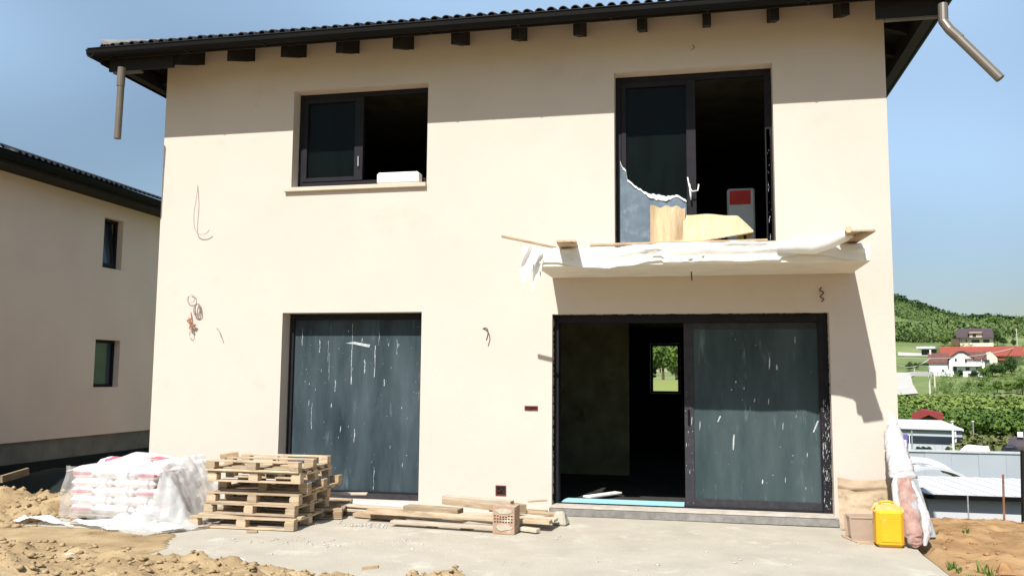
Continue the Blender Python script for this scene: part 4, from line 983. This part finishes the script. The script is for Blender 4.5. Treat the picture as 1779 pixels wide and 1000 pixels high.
# ================================================================== BACKGROUND, RIGHT OF THE HOUSE
def ground_at(px, py):
    d = ray(px, py)/F_PX; t = 14.0
    while t < 1500:
        p = CAM + d*t
        if p[2] <= float(H_far(np.array(p[0]), np.array(p[1]))) + .0: return p, t
        t *= 1.006
    return CAM + d*600, 600.
def leaf_crown(n, seed, mt, spread=1.0, lobes=7, size=.075):
    r = np.random.default_rng(seed); C = []
    for k in range(lobes):
        a = r.uniform(0, 6.28); rad = r.uniform(0, .26)*spread; C.append((math.cos(a)*rad, math.sin(a)*rad, r.uniform(.30, .82), r.uniform(.16, .27)))
    V = []; 
    for i in range(n):
        c = C[r.integers(lobes)]; d = r.normal(size=3); d /= np.linalg.norm(d); rad = c[3]*(r.random()**.35)
        p = np.array(c[:3]) + d*rad*np.array([1,1,.85]); nrm = d + r.normal(size=3)*.5; nrm /= np.linalg.norm(nrm); t = np.cross(nrm, [.3,.2,1]); t /= np.linalg.norm(t); b2 = np.cross(nrm, t); s = size*r.uniform(.5, 1.1)*.5
        V += [p-t*s-b2*s*.7, p+t*s-b2*s*.7, p+t*s*.6+b2*s*.8, p-t*s*.6+b2*s]
    V = np.array(V); return fast_mesh('crown', V, np.arange(len(V)).reshape(-1, 4), mt)
CR = {('d',0): leaf_crown(1500,1,leaf_a), ('d',1): leaf_crown(1500,2,leaf_a,1.2,9), ('m',0): leaf_crown(1500,3,leaf_b), ('m',1): leaf_crown(1500,4,leaf_b,1.3,9), ('l',0): leaf_crown(1300,5,leaf_c,1.2)}
tk = MB().tube([(0,0,-.05),(.01,0,.2),(-.01,.01,.45),(.02,0,.7)], [.035,.028,.02,.008], 7).tube([(0,0,.3),(.12,.03,.5)], [.016,.006], 5).tube([(0,0,.35),(-.1,-.04,.55)], [.015,.006], 5).mesh('trunk', trunk_m)
def tree(px, py, hpx, wpx, kind, label, group=None, name='tree', cat='tree'):
    p, d = ground_at(px, py); s = d/F_PX; h = hpx*s; w_ = wpx*s
    t = thing(name, label, cat, p, random.uniform(0, 6.28), group)
    v = random.randint(0, 1) if kind != 'l' else 0
    link('crown', CR[(kind, v)], t, scale=(w_*1.15, w_*1.15, h*1.02)); link('trunk', tk, t, scale=(h*.9, h*.9, h))
    return t

class Far:
    """frame for a far building: local x to the right, y away, z up, origin at the pixel's ground point"""
    def __init__(s, name, label, cat, px, py, rz=0, d=None, group=None):
        if d is None: p, s.d = ground_at(px, py)
        else: p = at(px, py, d); s.d = d
        s.s = s.d/F_PX; s.px = px; s.py = py
        az = math.atan2(p[0]-CAM[0], p[1]-CAM[1]); s.root = thing(name, label, cat, p, -az+rz, group)
    def X(s, px): return (px-s.px)*s.s
    def Z(s, py): return (s.py-py)*s.s
    def box(s, name, a, b, c, d, y0, y1, mt, parent=None, **k):
        return part(name, MB().box((s.X(a), y0, s.Z(d)), (s.X(b), y1, s.Z(c))), mt, parent or s.root, world=False, **k)
    def win(s, a, b, c, d, y=0, mt=None):
        f = part('window', rect_frame(MB(), s.X(a), s.X(b), s.Z(d), s.Z(c), .10, y-.06, y+.02), far_white, s.root, world=False)
        part('pane', MB().box((s.X(a)+.1, y-.03, s.Z(d)+.1), (s.X(b)-.1, y-.005, s.Z(c)-.1)), mt or glass_far, f, world=False); return f
far_white = mat('far_white_render', (.74,.74,.73), .85, .04, .3); far_cream = mat('far_cream_render', (.66,.56,.44), .85, .06, .3)
glass_far = mat('far_glass', (.03,.035,.04), .2, .2, 1, spec=.5)
roof_red = mat('red_tile_roof', (.25,.06,.04), .8, .15, 1.2, .5, 6); roof_brown = mat('brown_tile_roof', (.13,.060,.050), .8, .2, 1.2, .5, 6); roof_dkbr = mat('dark_brown_roof', (.07,.05,.055), .7, .25, .9)
roof_dred = mat('dark_red_roof', (.20,.03,.028), .7, .15, 1)
metal_white = mat('white_sheet_roof', (.52,.53,.545), .6, .05, .6); greywall = mat('pale_grey_wall', (.33,.355,.40), .8, .07, .35); whwall = mat('far_hall_wall', (.42,.44,.49), .7, .05, .4)
darkband = mat('dark_band', (.02,.028,.04), .35, .15, .4); purple = mat('purple_sign', (.13,.10,.33), .6, .05, 2)
# --- white house
A = Far('white_house', 'white two-storey house with brown roofs, in front of the long red roof', 'house', 1660, 653)
dp = 8.0
A.box('left_wing', 1619, 1651, 629, 655, 0, dp, far_white)
A.box('main_body', 1651, 1705, 627, 655, -1.5, dp, far_white)
part('gable_wall', MB().prism([(A.X(1651),A.Z(627)),(A.X(1688),A.Z(627)),(A.X(1688),A.Z(621)),(A.X(1673),A.Z(612.5)),(A.X(1666),A.Z(612.5)),(A.X(1653),A.Z(622))], 'y', -1.5, dp-.5), far_white, A.root, world=False)
def slope_roof(F, name, a, b, ylo, yhi, y0, y1, mt, parent, skew=0):
    th = .18; return part(name, MB().add([(F.X(a),y0,F.Z(ylo)),(F.X(b),y0,F.Z(ylo)),(F.X(b-skew),y1,F.Z(yhi)),(F.X(a+skew),y1,F.Z(yhi)),(F.X(a),y0,F.Z(ylo)-th),(F.X(b),y0,F.Z(ylo)-th),(F.X(b-skew),y1,F.Z(yhi)-th),(F.X(a+skew),y1,F.Z(yhi)-th)], [(0,1,2,3),(7,6,5,4),(0,4,5,1),(1,5,6,2),(2,6,7,3),(3,7,4,0)]), mt, parent, world=False)
slope_roof(A, 'roof', 1617, 1651, 630, 612, -.4, 4.5, roof_brown, A.root)
slope_roof(A, 'roof', 1675, 1709, 624, 610, -1.9, 3, roof_brown, A.root)
part('gable_roof', MB().prism([(A.X(1649),A.Z(624.5)),(A.X(1666),A.Z(611.3)),(A.X(1674),A.Z(611.3)),(A.X(1690),A.Z(622)),(A.X(1690),A.Z(620.2)),(A.X(1674.5),A.Z(609.5)),(A.X(1665.5),A.Z(609.5)),(A.X(1649),A.Z(622))], 'y', -1.9, dp), roof_brown, A.root, world=False)
for q in ((1659,1664,622,629),(1675,1679,623,632),(1675,1683,637,644),(1691,1696,637,643)): A.win(*q, y=-1.5)
A.win(1638,1644,641,646); A.win(1638,1642,629,633, y=0)
A.box('door', 1657.5, 1662.5, 637, 649, -1.56, -1.48, glass_far); A.box('balcony_slab', 1656, 1700, 634.5, 636, -2.4, -1.5, far_white)
A.box('chimney', 1620, 1622.5, 606, 614, 4, 5, far_white)
# --- long red-roofed house behind
B = Far('red_roof_house', 'long cream house with bright red roofs, behind the white house', 'house', 1720, 645, d=A.d+22)
B.box('walls', 1640, 1768, 618, 648, 1, 11, far_cream)
slope_roof(B, 'roof', 1642, 1712, 621, 600, 0, 6, roof_red, B.root); slope_roof(B, 'roof', 1723, 1772, 617.5, 600, -1.5, 6, roof_red, B.root)
slope_roof(B, 'roof', 1706, 1770, 609, 600, 2.5, 6.2, roof_red, B.root)
part('gable_wall', MB().prism([(B.X(1707),B.Z(640)),(B.X(1732),B.Z(640)),(B.X(1732),B.Z(622)),(B.X(1722),B.Z(611)),(B.X(1714),B.Z(613)),(B.X(1707),B.Z(610))], 'y', -2, 1.2), far_cream, B.root, world=False)
B.box('porch', 1733, 1744, 623, 626, -2.6, 0, roof_red); B.win(1713,1717,614,622, y=-2); B.win(1708,1721,624,632, y=-2.0); B.win(1735,1740,627,636, y=1); B.win(1760,1764,626,636, y=1)
B.box('garage_roof', 1608, 1638, 602, 606, -6, 2, metal_white); B.box('garage_dark', 1614, 1638, 607, 616, -2, 1.5, glass_far)
# --- upper house
U = Far('upper_house', 'cream house with a dark brown roof, highest on the hillside', 'house', 1693, 602)
U.box('walls', 1671, 1722, 586, 604, 0, 10, far_cream)
slope_roof(U, 'roof', 1665, 1723, 586, 568, -1.2, 6, roof_dkbr, U.root, skew=1.5)
U.box('dormer', 1686, 1705, 577, 586, -1.0, 4, far_cream); slope_roof(U, 'dormer_roof', 1684, 1706, 578.5, 574, -1.6, 3, roof_brown, U.root)
U.box('porch', 1657, 1670, 588, 600, -1, 6, trunk_m); U.win(1690,1697,579,586, y=-1.0)
for q in ((1679,1683,589,594),(1688,1702,589,596),(1706,1717,589,596)): U.win(*q, y=0)
# --- warehouse and yard
W = Far('warehouse', 'low white hall with a dark window band beyond the grey wall', 'building', 1620, 790, d=62)
wx0, wx1, wz0, wz1 = W.X(1530), W.X(1667.5), W.Z(796), W.Z(747.5); bx1 = (1634-1620)*(W.d+14)/F_PX
part('walls', MB().prism([(wx0,0),(wx1,0),(bx1,14),(wx0,14)], 'z', wz0, wz1), whwall, W.root, world=False)
part('roof', MB().prism([(wx0,-.12),(wx1+.1,-.12),(bx1+.1,14.1),(wx0,14.1)], 'z', wz1+.003, wz1+.16), metal_white, W.root, world=False)
W.box('window_band', 1530, 1667.6, 757.5, 770, -.06, -.005, darkband)
W.box('roof_edge', 1520, 1668, 746.2, 748.2, -.20, -.121, darkband); W.box('column', 1588, 1590, 748, 792, -1.0, -.7, galv); W.box('corner_pillar', 1655.5, 1658, 748, 796, -.3, -.07, far_white)
for x in range(1540, 1668, 12): W.box('wall_panel_joint', x, x+.5, 771, 795, -.03, -.006, galv)
S = Far('sign', 'upright purple sign board in front of the white hall', 'sign', 1574, 795, d=56)
S.box('board', 1568.5, 1578, 754, 788, 0, .15, purple); S.box('lettering', 1572.5, 1575.5, 764, 784, -.02, -.004, far_white); S.box('post', 1580, 1581.2, 756, 795, 0, .12, far_white)
Gz = Far('gazebo', 'small shed with a dark red gabled roof in front of the scrub', 'shed', 1611, 740, d=88)
part('roof', MB().prism([(Gz.X(1587),Gz.Z(728)),(Gz.X(1587),Gz.Z(720)),(Gz.X(1604),Gz.Z(712)),(Gz.X(1636),Gz.Z(717.5)),(Gz.X(1636),Gz.Z(728)),(Gz.X(1630),Gz.Z(728)),(Gz.X(1614),Gz.Z(720.5)),(Gz.X(1598),Gz.Z(728))], 'y', 0, 5), roof_dred, Gz.root, world=False)
Gz.box('walls', 1596, 1633, 723, 745, .6, 4.5, trunk_m)
def pole(px, y0, y1, d, mt, label, r_=.14, lamp=False):
    p = at(px, y1, d); q = at(px, y0, d); t = thing('street_lamp' if lamp else 'utility_pole', label, 'lamp' if lamp else 'pole', p)
    part('post', MB().tube([p, (p[0], p[1], q[2])], [r_, r_*.7], 8), mt, t)
    if lamp: part('lamp_head', MB().box((p[0]-.10,p[1]-.10,q[2]-.02),(p[0]+.08,p[1]+.10,q[2]+.09)), far_white, t, bevel=.05)
    return t, Vector((p[0], p[1], q[2]))
polem = mat('concrete_pole', (.52,.49,.42), .8, .08, 1)
_, w1 = pole(1616, 637, 690, 150, polem, 'pale concrete pole before the white house, left one', .17)
pole(1625, 650, 686, 160, polem, 'shorter pale concrete pole beside the left one', .17)
pole(1768, 570, 615, 230, polem, 'distant pole at the right above the red roof', .12)
pole(1657, 733, 790, 55, far_white, 'white lamp post rising in front of the hall corner', .07, True)
pole(1693, 733, 790, 70, galv, 'lamp post with a pale head right of the hall', .06, True)
pole(1589, 640, 655, 190, polem, 'small pale post by the road left of the white house', .10)
for (a, b, lab) in (((1545,629,130),(1616,622,150),'overhead wire left of the concrete poles'), ((1545,621,130),(1768,602,215),'long pale overhead wire crossing the red roofs')):
    P0 = Vector(at(*a)); P1 = Vector(at(*b)); pts = [P0.lerp(P1, t)+Vector((0,0,-1.1*4*t*(1-t))) for t in np.linspace(0, 1, 14)]
    solo('overhead_wire', MB().tube(pts, .075, 6), polem, lab, 'wire')
# grey yard wall of tall panels
gw0 = at(1540, 785, 34); YW = float(gw0[1]); x0 = float(onY(1560, 786, YW)[0]); x1 = float(onY(2150, 790, YW)[0]); zt = float(onY(1680, 787, YW)[2])
gwl = thing('yard_wall', 'long pale grey panel wall across the valley yard', 'wall', ((x0+x1)/2, YW, -4.2))
npn = 12
for k in range(npn):
    a = x0+(x1-x0)*k/npn; b = x0+(x1-x0)*(k+1)/npn; part('panel', MB().box((a+.003, YW+random.uniform(-.01,.01), -4.3), (b-.003, YW+.22, zt)), greywall, gwl)
part('coping', MB().box((x0,YW-.05,zt+.02),(x1,YW+.27,zt+.09)), mat('coping', (.42,.44,.46), .8), gwl)
# low white shed beyond the soil edge
YS = 5.2; ex0 = float(onY(1611,858,YS)[0]); ex1 = float(onY(2150,868,YS)[0]); ez = float(onY(1700,863,YS)[2]); rz_ = float(onY(1700,829,YS+1.9)[2])
shd = thing('white_shed', 'low shed with white sheet roof just beyond the bare soil', 'shed', ((ex0+ex1)/2, YS+1, -3.0))
part('wall', MB().box((ex0+.05,YS+.15,-3.2),(ex1,YS+.3,ez-.05)), metal_white, shd); part('side_wall', MB().box((ex0+.05,YS+.302,-3.2),(ex0+.2,YS+3.6,ez-.02)), galv, shd)
part('gutter', MB().box((ex0-.02,YS-.03,ez-.045),(ex1,YS+.10,ez+.02)), blackmetal, shd)
nr = 30
for k in range(nr):
    a = ex0+(ex1-ex0)*k/nr; b = ex0+(ex1-ex0)*(k+1)/nr-.004; z0 = ez+.03+.006*(k%2); z1 = rz_+.006*(k%2)
    part('roof_sheet', MB().add([(a,YS,z0),(b,YS,z0),(b-.38,YS+1.9,z1),(a-.38,YS+1.9,z1),(a,YS,z0-.03),(b,YS,z0-.03),(b-.38,YS+1.9,z1-.03),(a-.38,YS+1.9,z1-.03)], [(0,1,2,3),(7,6,5,4),(0,4,5,1),(1,5,6,2),(2,6,7,3),(3,7,4,0)]), metal_white, shd)
# arched canopy behind the shed
YA = 9.0; ax0 = float(onY(1560,822,YA)[0]); ax1 = float(onY(1684,829,YA)[0]); zb = float(onY(1600,829,YA)[2]); ztp = float(onY(1620,807,YA)[2])
cn = thing('arched_canopy', 'white arched canopy between the shed and the grey wall', 'canopy', ((ax0+ax1)/2, YA, zb-2))
for q, (y, dz, th) in enumerate(((YA, -.04, .05), (YA+.9, .06, .10), (YA+1.8, .0, .08))):
    top_ = [(ax0+(ax1-ax0)*t, zb+(ztp-zb+dz)*math.sin(math.pi*t)**.75) for t in np.linspace(0, 1, 24)]
    bot_ = [(x, z-th) for x, z in reversed(top_)]
    part('arch', MB().prism(top_+bot_, 'y', y, y+.12), metal_white, cn)
top_ = [(ax0+(ax1-ax0)*t, zb-.02+(ztp-zb)*math.sin(math.pi*t)**.75) for t in np.linspace(0, 1, 24)]
P = np.array([[(x, y, z-.05) for y in (YA+.13, YA+1.8)] for x, z in top_[:11]]); part('cover_sheet', MB().grid(P), mat('canopy_grey', (.45,.46,.48), .6), cn)
P = np.array([[(x, y, z-.05) for y in (YA+.13, YA+1.8)] for x, z in top_[12:]]); part('cover_sheet', MB().grid(P), metal_white, cn)
for x in (ax0+.3, ax1-.3): part('post', MB().tube([(x,YA+.06,-3.6),(x,YA+.06,zb)], .04, 8), metal_white, cn)
# stakes at the soil edge
def stake(px, y0, y1, Y, r_, mt, label):
    a = onY(px, y1, Y); b = onY(px, y0, Y); solo('stake', MB().tube([(a[0],Y,a[2]-.25), (b[0],Y+.02,b[2])], r_, 8), mt, label, 'stake')
stake(1743.5, 824, 888, 2.0, .013, rust, 'tall rusty steel stake at the edge of the soil')
stake(1682, 861, 884, 2.1, .009, galv, 'thin grey stake at the edge of the soil')
stake(1779.5, 782, 900, 3.6, .045, darkwood, 'dark post at the right edge of the picture')
board(onY(1583,843,3.2), onY(1612,842,3.2), .05, .05, far_white, 'short white rail behind the leaning sacks', cat='rail', name='rail')
# vehicles in the yard behind the grey wall
V_ = Far('delivery_van', 'white van whose roof shows above the grey wall', 'van', 1694, 800, d=46)
body = MB().prism([(V_.X(1673),V_.Z(799)),(V_.X(1672),V_.Z(789)),(V_.X(1680),V_.Z(780.5)),(V_.X(1684),V_.Z(779)),(V_.X(1715),V_.Z(780)),(V_.X(1717),V_.Z(799))], 'y', 0, 1.9)
part('body', body, far_white, V_.root, bevel=.06, world=False); V_.box('windscreen', 1673.5, 1678, 783.5, 787.5, -.01, .6, glass_far)
for x in (1679, 1709): part('wheel', MB().tube([(V_.X(x),-.03,.1),(V_.X(x),.18,.1)], .32, 16), blackmem, V_.root, world=False)
K = Far('parked_car', 'dark parked car beyond the right end of the grey wall', 'car', 1758, 802, d=44)
part('body', MB().prism([(K.X(1744),K.Z(800)),(K.X(1744),K.Z(788)),(K.X(1749),K.Z(779)),(K.X(1762),K.Z(778)),(K.X(1770),K.Z(787)),(K.X(1776),K.Z(790)),(K.X(1776),K.Z(800))], 'y', 0, 1.7), mat('dark_car_paint', (.02,.02,.025), .25, .1, 2, spec=.6), K.root, bevel=.05, world=False)
K.box('windscreen', 1759, 1766, 781, 786, -.02, .3, glass_n)
for x in (1750, 1770): part('wheel', MB().tube([(K.X(x),-.03,.1),(K.X(x),.18,.1)], .3, 16), blackmem, K.root, world=False)
D = Far('dark_roof_shed', 'dark roofed hut cut off by the right edge of the picture', 'shed', 1772, 800, d=52)
slope_roof(D, 'roof', 1752, 1800, 776, 766, 0, 4, roof_dkbr, D.root, skew=6); D.box('walls', 1760, 1796, 776, 800, .8, 3.5, far_cream); D.box('chimney', 1770, 1779, 756, 764, 3, 4, far_white)
# roads
def strip(name, pts_l, pts_r, mt):
    rows_ = []
    for (a, b) in zip(pts_l, pts_r):
        A_ = ground_at(*a)[0]; B_ = ground_at(*b)[0]; rows_.append([tuple(A_ + (B_-A_)*t) for t in np.linspace(0, 1, 5)])
    P = np.array(rows_); fine = []
    for i in range(len(P)-1):
        for t in np.linspace(0, 1, 8, endpoint=False): fine.append(P[i]*(1-t)+P[i+1]*t)
    fine.append(P[-1]); P = np.array(fine); P[..., 2] = H_far(P[..., 0], P[..., 1])+.22
    part(name, MB().grid(P), mt, None, smooth=True, kind='structure')
strip('road', [(1556,688),(1555,672),(1553,658),(1548,648)], [(1596,686),(1586,670),(1583,656),(1600,650)], road_m)
strip('track', [(1560,619),(1560,613)], [(1620,620),(1618,615)], road_m)
# far fences
fn = Far('yard_fence', 'grey wall of the plot left of the white house', 'wall', 1600, 654)
fn.box('wall', 1583, 1619, 645, 653, 0, .3, mat('plot_wall', (.33,.32,.31), .9))
# trees one can tell apart
TL = [ (1725,655,26,26,'d','dark round tree in front of the cream gable'), (1741,654,22,20,'d','dark tree right of the round one before the red roof'), (1757,652,34,24,'d','tall dark tree hiding the right end of the red house'),
 (1668,655,14,16,'d','round bush left of centre at the foot of the white house'), (1693,655,13,18,'d','wide bush at the right foot of the white house'), (1710,662,26,20,'m','green tree beside the right corner of the white house'),
 (1733,684,26,24,'m','bushy tree low in the meadow, left of the pair at the right edge'), (1757,684,22,26,'m','bushy tree low in the meadow near the right edge'), (1777,686,30,24,'m','bushy tree cut by the right edge of the picture'),
 (1704,676,14,14,'m','small bush in the meadow under the white house'), (1683,675,12,10,'m','small bush left of its twin in the meadow'), (1643,683,8,10,'m','low shrub right of the concrete poles'), (1673,684,8,9,'m','low shrub alone in the middle of the meadow'),
 (1580,645,18,16,'d','dark tree by the road left of the white house'), (1593,641,12,12,'d','smaller dark tree beside the road'), (1733,602,34,16,'d','tall dark conifer right of the upper house'), (1743,600,16,18,'d','low dark tree right of the conifer'),
 (1762,602,14,10,'d','lone dark tree in the yellow field'), (1641,602,20,22,'l','light green tree left of the upper house'), (1728,575,26,30,'m','greyish tree behind the right end of the upper house'), (1598,537,9,14,'d','dark tree standing out on the hill crest')]
for a in TL: tree(*a[:5], a[5], group='trees and bushes around the far houses')
for q, (px, w_) in enumerate(((1596,12),(1607,12),(1615,10),(1646,8),(1657,8))):
    p = at(px, 785, 58); s = 58/F_PX; t = thing('shrub', ['low dark shrub by the hall, leftmost','low dark shrub by the hall, second from the left','upright shrub by the hall column','little shrub left of the white lamp post','little shrub at the foot of the white lamp post'][q], 'shrub', p, q, 'shrubs along the white hall')
    link('crown', CR[('d', q % 2)], t, scale=(w_*s*1.3, w_*s*1.3, 11*s)); 
# masses of bushes and wood, clumps of leaf faces standing on the slope
def mass(name, label, cat, n, fpix, hh, mt, seed, leaves=14, wd=.8, lf=.07):
    r = np.random.default_rng(seed); pos = []
    while len(pos) < n:
        x, y = fpix(r); 
        if x is None: continue
        pos.append((x, y, hh[0]+(hh[1]-hh[0])*r.random()))
    pos = np.array(pos); z = H_far(pos[:,0], pos[:,1]); K_ = leaves; n_ = len(pos)
    c = np.repeat(np.stack([pos[:,0], pos[:,1], z], -1), K_, 0); hgt = np.repeat(pos[:,2], K_)
    d = r.normal(size=(n_*K_, 3)); d /= np.linalg.norm(d, axis=1)[:,None]; rad = r.random(n_*K_)**.4
    p = c + d*rad[:,None]*np.stack([hgt*.5*wd, hgt*.5*wd, hgt*.48], -1) + np.stack([0*hgt, 0*hgt, hgt*.45], -1)
    nrm = d + r.normal(size=d.shape)*.45; nrm /= np.linalg.norm(nrm, axis=1)[:,None]; t_ = np.cross(nrm, np.array([.3,.2,1.])); t_ /= np.linalg.norm(t_, axis=1)[:,None]; b_ = np.cross(nrm, t_)
    s = (hgt*lf*r.uniform(.6, 1.3, n_*K_))[:,None]
    V = np.stack([p-t_*s-b_*s*.7, p+t_*s-b_*s*.8, p+t_*s*.7+b_*s*.8, p-t_*s*.6+b_*s], 1).reshape(-1, 3)
    return link(name, fast_mesh(name, V, np.arange(len(V)).reshape(-1, 4), mt), None, label=label, cat=cat, kind='stuff')
def polar(r, r0, r1, a0=9.5, a1=21.5, pw=1.0):
    rad = r0+(r1-r0)*r.random()**pw; a = R(r.uniform(a0, a1)); return CAM[0]+rad*math.sin(a), CAM[1]+rad*math.cos(a), rad, math.degrees(a)
def f_hill(r):
    x, y, rad, a = polar(r, 300, 790, 8, 22)
    dens = .34+1.9*float(fbm(np.array(x), np.array(y), 3, 1/70.))
    if rad > 600: dens = 1
    if 300 < rad < 345 and a > 14: dens = 0
    if rad < 420 and a > 16.8: dens *= .2
    return (x, y) if r.random() < dens else (None, None)
mass('woodland', 'green wooded hillside beyond the far houses', 'wood', 6000, f_hill, (3, 8.5), leaf_f, 11, 70, 1.25, .052)
mass('crest_wood', 'dark line of trees along the crest of the hill', 'wood', 1500, lambda r: polar(r, 670, 760, 8, 22)[:2], (8, 13), leaf_a, 12, 60, 1.0, .07)
mass('far_crest_wood', 'darker distant tree line at the right end of the hill crest', 'wood', 500, lambda r: polar(r, 700, 790, 15.2, 22)[:2], (8, 13), leaf_a, 19, 60, 1.0, .07)
mass('scrub', 'dense green scrub in the valley in front of the far houses', 'scrub', 2600, lambda r: polar(r, 112, 146, 6, 24, 1.1)[:2], (1.0, 2.5), mat('scrub_leaf', (.085,.13,.028), .8, .3, .25, col2=(.20,.26,.07), spec=.1, detail=8), 13, 80, 1.6, .08)
mass('bushes', 'dark line of bushes behind the hall and lamp posts', 'bushes', 500, lambda r: polar(r, 101, 112, 6, 24)[:2], (1.6, 2.8), leaf_b, 14, 130, 1.3, .06)
mass('reeds', 'rough olive bushes right of the hall', 'bushes', 420, lambda r: polar(r, 62, 74, 15.3, 24)[:2], (1.0, 2.3), mat('olive_leaf', (.06,.075,.02), .8, .3, .5, col2=(.16,.17,.055)), 15, 130, 1.4, .06)
mass('meadow_scrub', 'tufts and small bushes scattered over the meadow below the white house', 'scrub', 700, lambda r: polar(r, 165, 290, 13.6, 24)[:2], (.6, 1.6), leaf_b, 16, 60, 1.8, .07)
# garden seen through the house: trees behind
for q, (x, y, h, kd) in enumerate(((-3.3,44,4.6,'m'),(-1.5,50,4.8,'m'),(-2.6,56,4.9,'l'),(-.6,42,3.6,'l'),(-4.4,58,5.2,'d'))):
    z = float(H_far(np.array(x), np.array(y)))-.5; t = thing('tree', ['leafy green tree seen at the left in the small back window','leafy green tree seen at the right in the small back window','light green tree farther off, seen in the middle of the small back window','pale bush behind the house, beside the right tree of the back window','dark tree farthest off, seen at the left edge of the back window'][q], 'tree', (x, y, z), q, 'trees behind the house')
    link('crown', CR[(kd, q % 2 if kd != 'l' else 0)], t, scale=(h*.75, h*.75, h)); link('trunk', tk, t, scale=(h*.8, h*.8, h))
